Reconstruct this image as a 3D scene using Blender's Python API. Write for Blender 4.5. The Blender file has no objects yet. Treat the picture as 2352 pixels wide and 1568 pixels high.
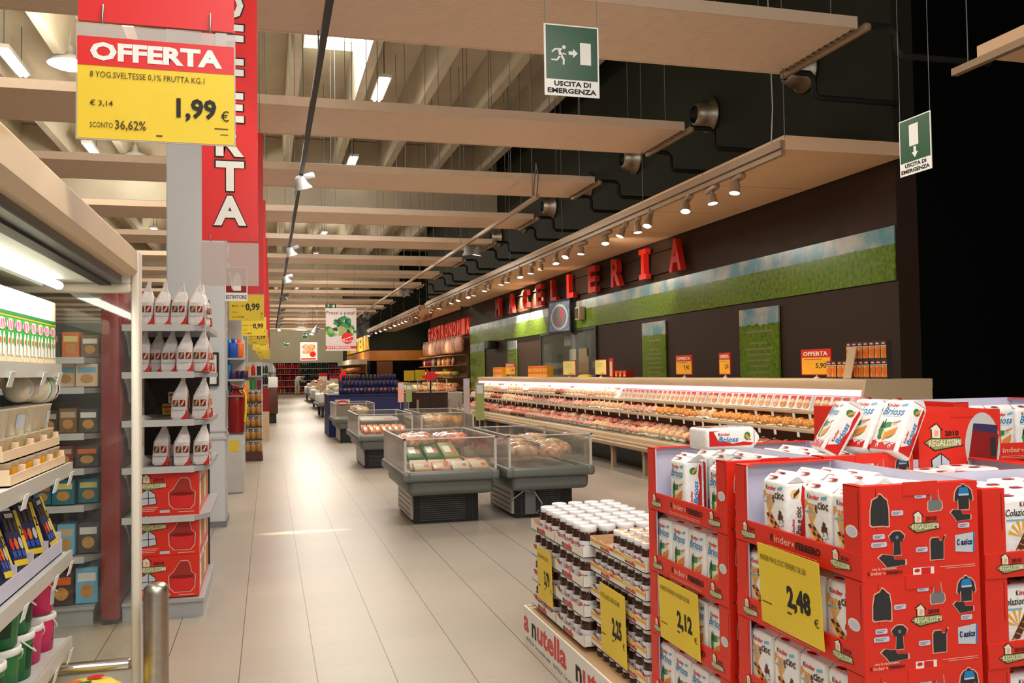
import bpy, bmesh, math, random
from mathutils import Vector, Matrix
random.seed(7)
PI = math.pi
sc = bpy.context.scene
COL = sc.collection

# ------------------------------------------------------------------ camera
F, CX, CY, EYE = 2050.0, 1176.0, 784.0, 1.55
dY = Vector((616.0 - CX, -(862.0 - CY), -F)).normalized()
up = Vector((-0.005, 1, 0)); up -= dY * up.dot(dY); up.normalize()
dX = dY.cross(up)
rot = Matrix((dX, dY, up))                     # rows: world axes seen from the camera
cd = bpy.data.cameras.new('camera'); cam = bpy.data.objects.new('camera', cd); COL.objects.link(cam)
m4 = rot.to_4x4(); m4.translation = (0, 0, EYE)
cam.matrix_world = m4
cd.sensor_width = 36.0; cd.lens = F / 2352.0 * 36.0; cd.clip_start = 0.05; cd.clip_end = 300
sc.camera = cam

# ------------------------------------------------------------------ world, exposure, lights
sc.view_settings.view_transform = 'Standard'; sc.view_settings.look = 'None'
sc.view_settings.gamma = 1.0; sc.view_settings.use_curve_mapping = False
sc.view_settings.exposure = -0.55
w = bpy.data.worlds.new('world'); sc.world = w; w.use_nodes = True
w.node_tree.nodes['Background'].inputs[0].default_value = (1.0, 0.95, 0.88, 1)
w.node_tree.nodes['Background'].inputs[1].default_value = 0.5

def area(loc, sx, sy, power, col=(1, .93, .82), rot=(0, 0, 0), name='strip_light'):
    l = bpy.data.lights.new(name, 'AREA'); l.shape = 'RECTANGLE'; l.size = sx; l.size_y = sy
    l.energy = power; l.color = col
    o = bpy.data.objects.new(name, l); o.location = loc; o.rotation_euler = rot; COL.objects.link(o); return o

def point(loc, power, col=(1, .9, .75), r=.3, name='bay_or_fill_light'):
    l = bpy.data.lights.new(name, 'POINT'); l.energy = power; l.color = col; l.shadow_soft_size = r
    o = bpy.data.objects.new(name, l); o.location = loc; COL.objects.link(o); return o

def spot(loc, target, power, ang=50, col=(1, .82, .6), blend=.6, r=.06, scale=(1, 1, 1), name='track_or_fill_spot'):
    l = bpy.data.lights.new(name, 'SPOT'); l.energy = power; l.color = col; l.spot_size = math.radians(ang)
    l.spot_blend = blend; l.shadow_soft_size = r
    o = bpy.data.objects.new(name, l); o.location = loc; o.scale = scale
    o.rotation_euler = (Vector(target) - Vector(loc)).to_track_quat('-Z', 'Y').to_euler(); COL.objects.link(o); return o

# ceiling strip lamps, daylight from the roof lights, and an added front fill
for y in (2, 9, 17.5, 25, 34, 44, 55, 67):
    point((-3.2, y, 6.9), 380, name='bay_or_fill_light')
    if y > 30:
        point((2.2, y, 6.6), 300)
for y in (1.0, 6.5, 13.2, 20.5, 27.5, 36, 46, 58):
    area((1.7, y, 4.75), 2.6, 1.6, 250, (1, .92, .8))
area((1.45, 18.5, 8.85), 1.3, 3.0, 260, (.95, .98, 1.0), name='skylight_light')
area((0.9, -1.2, 3.9), 2.6, 1.6, 100, (1, .97, .93), rot=(math.radians(38), 0, math.radians(-14)), name='front_fill_light')  # added fill behind the camera, in place of a flash
# warm track spots over the butcher counter
for y in (9.8, 11.8, 13.8, 16, 18.5, 21, 24):
    spot((5.72, y, 3.85), (5.6, y - .3, .9), 260, 62)
for y in (24.25, 25.72): spot((7.12, y, 4.0), (7.4, y, 3.62), 1500, 110, (1, .84, .6), blend=.9, r=.03)
spot((5.72, 20.8, 3.84), (7.38, 20.6, 3.3), 150, 75)
spot((5.72, 15.6, 3.84), (7.38, 16.2, 3.4), 150, 75)
for y in (36, 40, 44):
    spot((5.8, y, 3.8), (6.6, y, 1.2), 420, 80)
for y in (13.8, 21.7, 28, 34.7):
    spot((.5, y, 4.35), (.2, y - 1.2, 0), 260, 60)
spot((-.5, 6.3, 4.6), (-.25, 6.5, 0), 130, 50, (1, .7, .42))
spot((.33, 8.95, 4.6), (.33, 9.12, 0), 3600, 13, (1, .62, .34), 1.0, .05, (1, .2, 1))  # added spot, squeezed narrow to lay a warm streak on the floor

# ------------------------------------------------------------------ materials
def lin(c):
    c = c / 255.0
    return c / 12.92 if c <= .04045 else ((c + .055) / 1.055) ** 2.4

MATS = {}
def M(name, rgb, rough=.5, metal=0., var=.06, vs=6., bump=0., bs=60., emit=0., spec=.5, coat=0.):
    m = bpy.data.materials.new(name); m.use_nodes = True
    nt = m.node_tree; b = nt.nodes['Principled BSDF']
    c = tuple(lin(v) for v in rgb)
    b.inputs['Base Color'].default_value = (*c, 1)
    b.inputs['Roughness'].default_value = rough; b.inputs['Metallic'].default_value = metal
    b.inputs['Specular IOR Level'].default_value = spec
    if coat: b.inputs['Coat Weight'].default_value = coat
    tc = nt.nodes.new('ShaderNodeTexCoord')
    if var > 0:
        n = nt.nodes.new('ShaderNodeTexNoise'); n.inputs['Scale'].default_value = vs; n.inputs['Detail'].default_value = 4
        nt.links.new(tc.outputs['Object'], n.inputs['Vector'])
        r = nt.nodes.new('ShaderNodeValToRGB')
        r.color_ramp.elements[0].position = .3; r.color_ramp.elements[1].position = .7
        r.color_ramp.elements[0].color = (*[v * (1 - var) for v in c], 1)
        r.color_ramp.elements[1].color = (*[min(1, v * (1 + var)) for v in c], 1)
        nt.links.new(n.outputs['Fac'], r.inputs['Fac']); nt.links.new(r.outputs['Color'], b.inputs['Base Color'])
    if bump > 0:
        n2 = nt.nodes.new('ShaderNodeTexNoise'); n2.inputs['Scale'].default_value = bs; n2.inputs['Detail'].default_value = 3
        nt.links.new(tc.outputs['Object'], n2.inputs['Vector'])
        bp = nt.nodes.new('ShaderNodeBump'); bp.inputs['Strength'].default_value = bump; bp.inputs['Distance'].default_value = .01
        nt.links.new(n2.outputs['Fac'], bp.inputs['Height']); nt.links.new(bp.outputs['Normal'], b.inputs['Normal'])
    if emit > 0:
        b.inputs['Emission Color'].default_value = (*c, 1); b.inputs['Emission Strength'].default_value = emit
    MATS[name] = m
    return m

def mix_rgb(nt, fac, a, b):
    n = nt.nodes.new('ShaderNodeMix'); n.data_type = 'RGBA'
    for s, v in ((0, fac), (6, a), (7, b)):
        if isinstance(v, tuple): n.inputs[s].default_value = (*v, 1)
        elif isinstance(v, (int, float)): n.inputs[s].default_value = v
        else: nt.links.new(v, n.inputs[s])
    return n.outputs[2]

def glass(name, tint=(245, 248, 245), haze=.05, refl=.9, even=False):
    m = bpy.data.materials.new(name); m.use_nodes = True; nt = m.node_tree
    for n in list(nt.nodes): nt.nodes.remove(n)
    out = nt.nodes.new('ShaderNodeOutputMaterial')
    tr = nt.nodes.new('ShaderNodeBsdfTransparent'); tr.inputs[0].default_value = (*[lin(v) for v in tint], 1)
    gl = nt.nodes.new('ShaderNodeBsdfGlossy'); gl.inputs['Roughness'].default_value = .03
    df = nt.nodes.new('ShaderNodeBsdfDiffuse'); df.inputs[0].default_value = (.8, .78, .74, 1)
    fr = nt.nodes.new('ShaderNodeFresnel'); ge = nt.nodes.new('ShaderNodeNewGeometry'); io = nt.nodes.new('ShaderNodeMath'); io.operation = 'MULTIPLY_ADD'; io.inputs[1].default_value = 1 / 1.45 - 1.45; io.inputs[2].default_value = 1.45
    nt.links.new(ge.outputs['Backfacing'], io.inputs[0]); nt.links.new(io.outputs[0], fr.inputs[0])
    mu = nt.nodes.new('ShaderNodeMath'); mu.operation = 'MULTIPLY'; mu.inputs[1].default_value = refl
    nz = nt.nodes.new('ShaderNodeTexNoise'); nz.inputs['Scale'].default_value = 9
    mh = nt.nodes.new('ShaderNodeMath'); mh.operation = 'MULTIPLY'; mh.inputs[1].default_value = haze * 2
    mh.inputs[0].default_value = .5
    if not even: nt.links.new(nz.outputs['Fac'], mh.inputs[0])
    m1 = nt.nodes.new('ShaderNodeMixShader'); m2 = nt.nodes.new('ShaderNodeMixShader')
    nt.links.new(mh.outputs[0], m1.inputs[0]); nt.links.new(tr.outputs[0], m1.inputs[1]); nt.links.new(df.outputs[0], m1.inputs[2])
    nt.links.new(fr.outputs[0], mu.inputs[0]); nt.links.new(mu.outputs[0], m2.inputs[0])
    nt.links.new(m1.outputs[0], m2.inputs[1]); nt.links.new(gl.outputs[0], m2.inputs[2])
    nt.links.new(m2.outputs[0], out.inputs[0])
    MATS[name] = m
    return m

def floor_mat():
    m = bpy.data.materials.new('floor_tile'); m.use_nodes = True; nt = m.node_tree; b = nt.nodes['Principled BSDF']
    tc = nt.nodes.new('ShaderNodeTexCoord'); mp = nt.nodes.new('ShaderNodeMapping')
    mp.inputs['Location'].default_value = (-.235 + .387 * 200, -4.885 + .415 * 20, 0)
    nt.links.new(tc.outputs['Object'], mp.inputs['Vector'])
    def brick(wd, ht, mort):
        br = nt.nodes.new('ShaderNodeTexBrick'); br.offset = 0; br.squash = 1
        br.inputs['Scale'].default_value = 1; br.inputs['Brick Width'].default_value = wd; br.inputs['Row Height'].default_value = ht
        br.inputs['Mortar Size'].default_value = mort; br.inputs['Mortar Smooth'].default_value = .3
        br.inputs['Color1'].default_value = (.375, .325, .27, 1); br.inputs['Color2'].default_value = (.42, .36, .30, 1)
        br.inputs['Mortar'].default_value = (.375, .325, .27, 1)
        nt.links.new(mp.outputs['Vector'], br.inputs['Vector']); return br
    b1 = brick(.387, .415, .0016); b2 = brick(.387, 500, .0028)
    n = nt.nodes.new('ShaderNodeTexNoise'); n.inputs['Scale'].default_value = 1.4; n.inputs['Detail'].default_value = 6
    nt.links.new(tc.outputs['Object'], n.inputs['Vector'])
    r = nt.nodes.new('ShaderNodeValToRGB'); r.color_ramp.elements[0].position = .35; r.color_ramp.elements[1].position = .7
    r.color_ramp.elements[0].color = (.36, .318, .266, 1); r.color_ramp.elements[1].color = (.42, .364, .304, 1)
    nt.links.new(n.outputs['Fac'], r.inputs['Fac'])
    c = mix_rgb(nt, .5, b1.outputs['Color'], r.outputs['Color'])
    c = mix_rgb(nt, b1.outputs['Fac'], c, (.26, .2, .155))
    c = mix_rgb(nt, b2.outputs['Fac'], c, (.09, .07, .055))
    nt.links.new(c, b.inputs['Base Color'])
    b.inputs['Roughness'].default_value = .32; b.inputs['Specular IOR Level'].default_value = .45
    return m

def meadow_mat():                              # printed panel: turf below a strip of sky
    m = bpy.data.materials.new('meadow_print'); m.use_nodes = True; nt = m.node_tree; b = nt.nodes['Principled BSDF']
    tc = nt.nodes.new('ShaderNodeTexCoord'); uv = nt.nodes.new('ShaderNodeUVMap')
    g = nt.nodes.new('ShaderNodeTexNoise'); g.inputs['Scale'].default_value = 16; g.inputs['Detail'].default_value = 8
    nt.links.new(tc.outputs['Object'], g.inputs['Vector'])
    gr = nt.nodes.new('ShaderNodeValToRGB'); e = gr.color_ramp.elements
    e[0].position = .3; e[0].color = (.03, .08, .008, 1); e[1].position = .72; e[1].color = (.2, .31, .03, 1)
    nt.links.new(g.outputs['Fac'], gr.inputs['Fac'])
    g2 = nt.nodes.new('ShaderNodeTexNoise'); g2.inputs['Scale'].default_value = .55; nt.links.new(tc.outputs['Object'], g2.inputs['Vector'])
    mg = nt.nodes.new('ShaderNodeMath'); mg.operation = 'MULTIPLY'; mg.inputs[1].default_value = .7; nt.links.new(g2.outputs['Fac'], mg.inputs[0])
    grass = mix_rgb(nt, mg.outputs[0], gr.outputs['Color'], (.17, .3, .02))
    s = nt.nodes.new('ShaderNodeTexNoise'); s.inputs['Scale'].default_value = 2.2; s.inputs['Detail'].default_value = 5
    nt.links.new(tc.outputs['Object'], s.inputs['Vector'])
    sr = nt.nodes.new('ShaderNodeValToRGB'); e = sr.color_ramp.elements
    e[0].position = .4; e[0].color = (.13, .33, .4, 1); e[1].position = .62; e[1].color = (.5, .5, .45, 1)
    nt.links.new(s.outputs['Fac'], sr.inputs['Fac'])
    sep = nt.nodes.new('ShaderNodeSeparateXYZ'); nt.links.new(uv.outputs[0], sep.inputs[0])
    ad = nt.nodes.new('ShaderNodeMath'); ad.operation = 'MULTIPLY_ADD'; ad.inputs[1].default_value = .06
    nt.links.new(g.outputs['Fac'], ad.inputs[0]); nt.links.new(sep.outputs[1], ad.inputs[2])
    gt = nt.nodes.new('ShaderNodeMath'); gt.operation = 'GREATER_THAN'; gt.inputs[1].default_value = .70
    nt.links.new(ad.outputs[0], gt.inputs[0])
    nt.links.new(mix_rgb(nt, gt.outputs[0], grass, sr.outputs['Color']), b.inputs['Base Color'])
    b.inputs['Roughness'].default_value = .16
    MATS['meadow'] = m
    return m

def meat_mat(name, a, c, rough=.3):
    m = bpy.data.materials.new(name); m.use_nodes = True; nt = m.node_tree; b = nt.nodes['Principled BSDF']
    tc = nt.nodes.new('ShaderNodeTexCoord'); n = nt.nodes.new('ShaderNodeTexNoise'); n.inputs['Scale'].default_value = 22; n.inputs['Detail'].default_value = 3
    nt.links.new(tc.outputs['Object'], n.inputs['Vector'])
    r = nt.nodes.new('ShaderNodeValToRGB'); e = r.color_ramp.elements
    e[0].position = .42; e[0].color = (*[lin(v) for v in a], 1); e[1].position = .62; e[1].color = (*[lin(v) for v in c], 1)
    nt.links.new(n.outputs['Fac'], r.inputs['Fac']); nt.links.new(r.outputs['Color'], b.inputs['Base Color'])
    b.inputs['Roughness'].default_value = rough
    MATS[name] = m

def ribbed_mat():                              # radiant ceiling panel: fine ribs along its length
    m = M('radiant', (244, 216, 188), .42, 0, .03); nt = m.node_tree; b = nt.nodes['Principled BSDF']  # white panels; warm tint of the lamps put into the base colour
    tc = nt.nodes.new('ShaderNodeTexCoord'); wv = nt.nodes.new('ShaderNodeTexWave'); wv.bands_direction = 'Y'
    wv.inputs['Scale'].default_value = 6; nt.links.new(tc.outputs['Object'], wv.inputs['Vector'])
    bp = nt.nodes.new('ShaderNodeBump'); bp.inputs['Strength'].default_value = .35; bp.inputs['Distance'].default_value = .01
    nt.links.new(wv.outputs['Fac'], bp.inputs['Height']); nt.links.new(bp.outputs['Normal'], b.inputs['Normal'])
    return m

M('black', (18, 18, 18), .5); M('darkgrey', (52, 52, 54), .5); M('midgrey', (120, 122, 124), .5); M('grey', (165, 166, 166), .45)
M('lightgrey', (200, 200, 198), .45); M('white', (238, 236, 230), .5, var=.02); M('gloss_white', (240, 240, 236), .25, var=.02)
M('cream', (236, 226, 200), .5, var=.03); M('concrete', (202, 193, 172), .8, var=.08, vs=1.2); M('farwall', (214, 206, 176), .8, var=.04, vs=.4)
M('wallbrown', (58, 41, 31), .55, var=.08, vs=.6, spec=.2); M('wallblack', (48, 50, 41), .7, var=.1, vs=.6, spec=.1); M('deepblack', (6, 6, 6), .8, var=.1, spec=.1)
M('red', (200, 26, 18), .4, var=.04); M('trayred', (224, 46, 28), .38, var=.04, vs=4); M('darkred', (138, 16, 14), .35); M('bannerred', (222, 40, 40), .35, var=.04, vs=3)
M('letterred', (226, 40, 30), .4, var=.02); M('yellow', (238, 206, 50), .45, var=.06, vs=3); M('amber', (240, 170, 30), .45, var=.05); M('paleyellow', (236, 222, 130), .5)
M('ink', (26, 20, 18), .6, var=0); M('inkbrown', (84, 62, 20), .6, var=0); M('glow_pink', (240, 170, 150), .5, var=0)
M('lavender', (206, 204, 226), .5, var=.03); M('card', (196, 160, 120), .7, var=.05); M('choc', (62, 30, 20), .12, var=.1, spec=.6, coat=.3)
M('label_white', (226, 226, 230), .45, var=.04, vs=20); M('lidwhite', (244, 244, 246), .3, var=.01); M('printred', (214, 30, 30), .4, var=0)
M('blue', (30, 130, 190), .4, var=0); M('skyblue', (110, 185, 220), .4, var=0); M('navy', (24, 30, 84), .5, var=.06); M('royal', (26, 80, 180), .35, var=.1)
M('green', (30, 120, 60), .45, var=.06); M('leafgreen', (40, 140, 70), .45, var=.2, vs=40); M('darkgreen', (14, 64, 36), .45, var=.15, vs=40); M('olive', (150, 160, 90), .5, var=.05); M('menu', (124, 118, 62), .4, var=.2, vs=30)
M('signgreen', (4, 76, 44), .3, var=.02); M('cake', (222, 140, 70), .5, var=.12, vs=60); M('cakeside', (236, 206, 130), .5, var=.08, vs=60); M('brownc', (86, 44, 28), .45, var=.1)
M('orangetxt', (230, 150, 50), .5, var=0); M('steel', (190, 186, 180), .28, 1., .03); M('brushed', (186, 178, 166), .36, 1., .08, 30); M('chrome', (220, 216, 210), .25, 1., .02)
M('shelfgrey', (176, 178, 180), .38, .2, .03); M('pillarwhite', (214, 216, 220), .5, var=.03, vs=.8); M('tan', (206, 176, 140), .5, var=.04); M('canopy_beige', (214, 186, 150), .45, var=.03, vs=2)
M('slab', (246, 204, 164), .55, var=.03, vs=1.); M('railtan', (168, 140, 112), .35, .1, .05); M('freezer', (108, 112, 108), .4, .1, .03, 2); M('freezerlight', (196, 190, 180), .4, var=.03)
M('bagwhite', (214, 206, 204), .28, var=.06, vs=20, bump=.5, bs=25); M('packwhite', (240, 238, 236), .3, var=.03, vs=30, bump=.35, bs=35); M('packgreyblue', (196, 204, 214), .4, var=0)
M('wood', (176, 130, 86), .5, var=.15, vs=8); M('orangewood', (206, 122, 24), .45, var=.1, vs=3); M('doorbrown', (112, 58, 16), .5, var=.06); M('copper', (150, 92, 40), .4, var=.15, vs=30)
M('teal', (30, 120, 140), .4, var=.15, vs=20); M('boxdark', (60, 50, 46), .5, var=.3, vs=25); M('boxbrown', (126, 92, 60), .5, var=.25, vs=25); M('magenta', (226, 40, 110), .4, var=.04)
M('yogurt', (236, 224, 196), .4, var=.03); M('peach', (240, 206, 170), .45, var=.04); M('brightgreen', (60, 170, 60), .4, var=.05); M('purple', (60, 44, 90), .4, var=.15, vs=30)
M('orange', (232, 110, 30), .4, var=.1, vs=20); M('bread', (206, 146, 70), .6, var=.25, vs=14); M('skin', (214, 160, 130), .5); M('cloth', (206, 200, 184), .8, var=.08); M('hair', (150, 140, 130), .8)
M('screen', (110, 124, 150), .15, emit=.35, var=.5, vs=14); M('lamp', (255, 252, 244), .4, emit=14, var=0); M('tube', (255, 250, 236), .4, emit=9, var=0); M('sky', (240, 250, 255), .4, emit=10, var=0)
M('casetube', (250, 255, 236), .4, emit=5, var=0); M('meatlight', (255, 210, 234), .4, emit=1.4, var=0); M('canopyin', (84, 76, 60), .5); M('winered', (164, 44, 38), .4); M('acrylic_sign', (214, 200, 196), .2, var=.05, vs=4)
M('goldletter', (255, 190, 50), .4, emit=.6, var=0); M('redglow', (232, 60, 34), .4, emit=.25, var=0)
M('greydk', (92, 96, 98), .4, var=.03)
M('greyink', (44, 44, 46), .5, var=.15, vs=60)
ribbed_mat(); meadow_mat(); MATS['floor'] = floor_mat()
glass('glass', haze=.015); glass('glass_side', (240, 238, 232), .07, .8); glass('acrylic', (225, 210, 212), .45, .4, True); glass('film', (250, 250, 250), .05, 1.6)
meat_mat('pork', (228, 142, 112), (248, 210, 184)); meat_mat('beef', (190, 70, 56), (234, 144, 114)); meat_mat('chicken', (240, 176, 122), (252, 222, 180)); meat_mat('mince', (224, 124, 100), (248, 188, 156))
meat_mat('roast', (214, 120, 40), (246, 190, 90)); meat_mat('ham', (200, 90, 70), (246, 210, 180)); meat_mat('cheese', (240, 206, 130), (250, 234, 190))

# ------------------------------------------------------------------ mesh helpers
WPOS = {}
_tc = {}
def text_shape(s, bold=0., shear=0.):
    k = (s, bold, shear)
    if k in _tc: return _tc[k]
    cu = bpy.data.curves.new('lettering', 'FONT'); cu.body = s; cu.offset = bold; cu.shear = shear; cu.resolution_u = 2
    o = bpy.data.objects.new('lettering', cu); COL.objects.link(o)
    dg = bpy.context.evaluated_depsgraph_get()
    me = bpy.data.meshes.new_from_object(o.evaluated_get(dg))
    vs = [(v.co.x, v.co.y) for v in me.vertices]; fs = [tuple(p.vertices) for p in me.polygons]
    bpy.data.objects.remove(o); bpy.data.curves.remove(cu); bpy.data.meshes.remove(me)
    xs = [v[0] for v in vs]; ys = [v[1] for v in vs]
    x0, x1, y0, y1 = min(xs), max(xs), min(ys), max(ys)
    r = ([((x - x0) / (x1 - x0), (y - y0) / (y1 - y0)) for x, y in vs], fs)
    _tc[k] = r
    return r

def frame(o, u, v):
    o, u, v = Vector(o), Vector(u), Vector(v); n = u.cross(v).normalized()
    return lambda a, b, c=0.: o + u * a + v * b + n * c
def fx(x, y, z): return frame((x, y, z), (0, -1, 0), (0, 0, 1))      # face looking toward -X
def fy(x, y, z): return frame((x, y, z), (1, 0, 0), (0, 0, 1))       # face looking toward -Y

class MB:
    def __init__(s): s.v = []; s.f = []; s.m = []; s.sm = []; s.names = []; s.uv = {}
    def mi(s, mat):
        if mat not in s.names: s.names.append(mat)
        return s.names.index(mat)
    def add(s, vs, fs, mat, smooth=False):
        b = len(s.v); s.v += [tuple(p) for p in vs]
        mats = mat if isinstance(mat, (list, tuple)) else [mat] * len(fs)
        for f, mm in zip(fs, mats):
            s.f.append(tuple(i + b for i in f)); s.m.append(s.mi(mm)); s.sm.append(smooth)
        return s
    def box(s, x0, y0, z0, x1, y1, z1, mat):    # mat: one, or [-x,+x,-y,+y,-z,+z]
        vs = [(x, y, z) for x in (x0, x1) for y in (y0, y1) for z in (z0, z1)]
        return s.add(vs, [(0, 1, 3, 2), (4, 6, 7, 5), (0, 4, 5, 1), (2, 3, 7, 6), (0, 2, 6, 4), (1, 5, 7, 3)], mat)
    def rbox(s, x0, y0, z0, x1, y1, z1, mat, r=.02, seg=2):
        bm = bmesh.new(); bmesh.ops.create_cube(bm, size=1)
        for v in bm.verts: v.co = Vector((x0 + (v.co.x + .5) * (x1 - x0), y0 + (v.co.y + .5) * (y1 - y0), z0 + (v.co.z + .5) * (z1 - z0)))
        r = min(r, .49 * min(x1 - x0, y1 - y0, z1 - z0))
        bmesh.ops.bevel(bm, geom=bm.edges[:], offset=r, segments=seg, profile=.5, affect='EDGES')
        bm.verts.index_update()
        s.add([v.co.copy() for v in bm.verts], [tuple(v.index for v in f.verts) for f in bm.faces], mat, seg > 1); bm.free(); return s
    def quad(s, fr, x0, y0, x1, y1, mat, n=.001):
        return s.add([fr(x0, y0, n), fr(x1, y0, n), fr(x1, y1, n), fr(x0, y1, n)], [(0, 1, 2, 3)], mat)
    def poly(s, fr, pts, mat, n=.001):
        return s.add([fr(a, b, n) for a, b in pts], [tuple(range(len(pts)))], mat)
    def ell(s, fr, cx, cy, rx, ry, mat, n=.001, k=16):
        return s.poly(fr, [(cx + rx * math.cos(2 * PI * i / k), cy + ry * math.sin(2 * PI * i / k)) for i in range(k)], mat, n)
    def text(s, fr, t, x0, y0, x1, y1, mat, n=.0015, bold=0., shear=0.):
        vs, fs = text_shape(t, bold, shear)
        return s.add([fr(x0 + a * (x1 - x0), y0 + b * (y1 - y0), n) for a, b in vs], fs, mat)
    def text3(s, fr, t, x0, y0, x1, y1, mat, th, bold=0.):
        vs, fs = text_shape(t, bold); k = len(vs)
        p = [fr(x0 + a * (x1 - x0), y0 + b * (y1 - y0), th) for a, b in vs] + [fr(x0 + a * (x1 - x0), y0 + b * (y1 - y0), 0) for a, b in vs]
        ed = {}
        for f in fs:
            for i in range(len(f)): e = (f[i], f[(i + 1) % len(f)]); ed[tuple(sorted(e))] = ed.get(tuple(sorted(e)), []) + [e]
        q = [(e[0][0], e[0][1], e[0][1] + k, e[0][0] + k)[::-1] for e in ed.values() if len(e) == 1]
        return s.add(p, [tuple(f) for f in fs] + q, mat)
    def prism(s, fr, pts, th, mat, side=None):
        k = len(pts); vs = [fr(a, b, th) for a, b in pts] + [fr(a, b, 0) for a, b in pts]
        fs = [tuple(range(k)), tuple(range(2 * k - 1, k - 1, -1))] + [(i, i + k, (i + 1) % k + k, (i + 1) % k) for i in range(k)]
        return s.add(vs, fs, [mat, mat] + [side or mat] * k)
    def tube(s, pts, r, mat, k=8, caps=True):
        pts = [Vector(p) for p in pts]; rings = []
        rr = r if isinstance(r, (list, tuple)) else [r] * len(pts)
        d0 = (pts[1] - pts[0]).normalized(); ref = Vector((0, 0, 1)) if abs(d0.z) < .9 else Vector((1, 0, 0))
        for i, p in enumerate(pts):
            d = (pts[min(i + 1, len(pts) - 1)] - pts[max(i - 1, 0)]).normalized()
            a = d.cross(ref)
            if a.length < 1e-4: a = d.cross(Vector((0, 1, 0)))
            a.normalize(); b = d.cross(a).normalized()
            rings.append([p + (a * math.cos(2 * PI * j / k) + b * math.sin(2 * PI * j / k)) * rr[i] for j in range(k)])
        vs = [q for ring in rings for q in ring]; fs = []
        for i in range(len(pts) - 1):
            fs += [(i * k + j, i * k + (j + 1) % k, (i + 1) * k + (j + 1) % k, (i + 1) * k + j)[::-1] for j in range(k)]
        s.add(vs, fs, mat, True)
        if caps:
            s.add(rings[0], [tuple(range(k))], mat); s.add(rings[-1], [tuple(reversed(range(k)))], mat)
        return s
    def lathe(s, prof, mat, k=16, o=(0, 0, 0), axis='Z', mats=None):
        o = Vector(o); vs = []
        for r, h in prof:
            for j in range(k):
                a = 2 * PI * j / k; c, d = r * math.cos(a), r * math.sin(a)
                vs.append(o + (Vector((c, d, h)) if axis == 'Z' else Vector((h, c, d)) if axis == 'X' else Vector((d, h, c))))
        fs = []; mm = []
        for i in range(len(prof) - 1):
            for j in range(k):
                fs.append((i * k + j, i * k + (j + 1) % k, (i + 1) * k + (j + 1) % k, (i + 1) * k + j)); mm.append(mats[i] if mats else mat)
        s.add(vs, fs, mm, True)
        return s
    def blob(s, c, rx, ry, rz, mat, nu=10, nv=6, jit=.12, tilt=0.):
        c = Vector(c); vs = []; ct, st = math.cos(tilt), math.sin(tilt)
        for i in range(nv + 1):
            t = PI * i / nv
            for j in range(nu):
                p = 2 * PI * j / nu; q = 1 + (random.uniform(-jit, jit) if 0 < i < nv else 0)
                x, y, z = rx * math.sin(t) * math.cos(p) * q, ry * math.sin(t) * math.sin(p) * q, rz * math.cos(t) * q
                vs.append(c + Vector((x * ct - y * st, x * st + y * ct, z)))
        fs = [(i * nu + j, (i + 1) * nu + j, (i + 1) * nu + (j + 1) % nu, i * nu + (j + 1) % nu) for i in range(nv) for j in range(nu)]
        return s.add(vs, fs, mat, True)
    def build(s, name, parent=None, local=False, loc=None, at=None):
        off = Vector(WPOS.get(parent.name, (0, 0, 0))) if (parent is not None and not local) else Vector((0, 0, 0))
        if loc is not None: off = Vector(loc)
        me = bpy.data.meshes.new(name)
        me.from_pydata([tuple(Vector(p) - off) for p in s.v], [], s.f)
        for nm in s.names: me.materials.append(MATS[nm])
        me.polygons.foreach_set('material_index', s.m); me.polygons.foreach_set('use_smooth', s.sm)
        me.update()
        o = bpy.data.objects.new(name, me); COL.objects.link(o)
        if parent is not None: o.parent = parent; WPOS[o.name] = off
        if loc is not None: o.location = loc; WPOS[o.name] = loc
        if at is not None: o.location = at; WPOS[o.name] = at
        return o

def tag(o, label=None, cat=None, group=None, kind=None):
    for k, v in (('label', label), ('category', cat), ('group', group), ('kind', kind)):
        if v: o[k] = v
    return o
def thing(name, label, cat, loc=(0, 0, 0), group=None, rz=0.):
    o = bpy.data.objects.new(name, None); COL.objects.link(o); o.location = loc; o.rotation_euler = (0, 0, rz); o.empty_display_size = .1
    WPOS[o.name] = Vector(loc)
    return tag(o, label, cat, group)
def kids(o): return CH.get(o.name, [])
CH = {}
def index_children():
    CH.clear()
    for o in COL.objects:
        if o.parent: CH.setdefault(o.parent.name, []).append(o)
def dup(root, loc, rz=None, label=None, group=None, rot=None):
    c = root.copy(); COL.objects.link(c); c.location = loc
    if rz is not None: c.rotation_euler = (0, 0, rz)
    if rot is not None: c.rotation_euler = rot
    if label: c['label'] = label
    if group: c['group'] = group
    for ch in kids(root):
        d = ch.copy(); COL.objects.link(d); d.parent = c
        for g in kids(ch):
            e = g.copy(); COL.objects.link(e); e.parent = d
    return c
def struct(mb, name):
    o = mb.build(name); o['kind'] = 'structure'; return o
def set_uv(o, uvs):
    lay = o.data.uv_layers.new(name='UVMap')
    for i, l in enumerate(o.data.loops): lay.data[i].uv = uvs(o.data.vertices[l.vertex_index].co)
ORD = ['first', 'second', 'third', 'fourth', 'fifth', 'sixth', 'seventh', 'eighth', 'ninth', 'tenth', 'eleventh', 'twelfth', 'thirteenth', 'fourteenth', 'fifteenth', 'sixteenth', 'seventeenth', 'eighteenth', 'nineteenth', 'twentieth']
TENS = ['', '', 'twenty', 'thirty', 'forty', 'fifty', 'sixty', 'seventy', 'eighty', 'ninety']
def nth(i):
    if i < 20: return ORD[i]
    n = i + 1
    if n < 100: return TENS[n // 10] + ('-' + ORD[n % 10 - 1] if n % 10 else '').replace('--', '-') if n % 10 else TENS[n // 10][:-1] + 'ieth'
    return 'hundred-and-' + nth(n - 101)
# ================================================================== THE SETTING
struct(MB().box(-26, -4, -.1, 13, 78, 0, 'floor'), 'floor')
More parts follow.
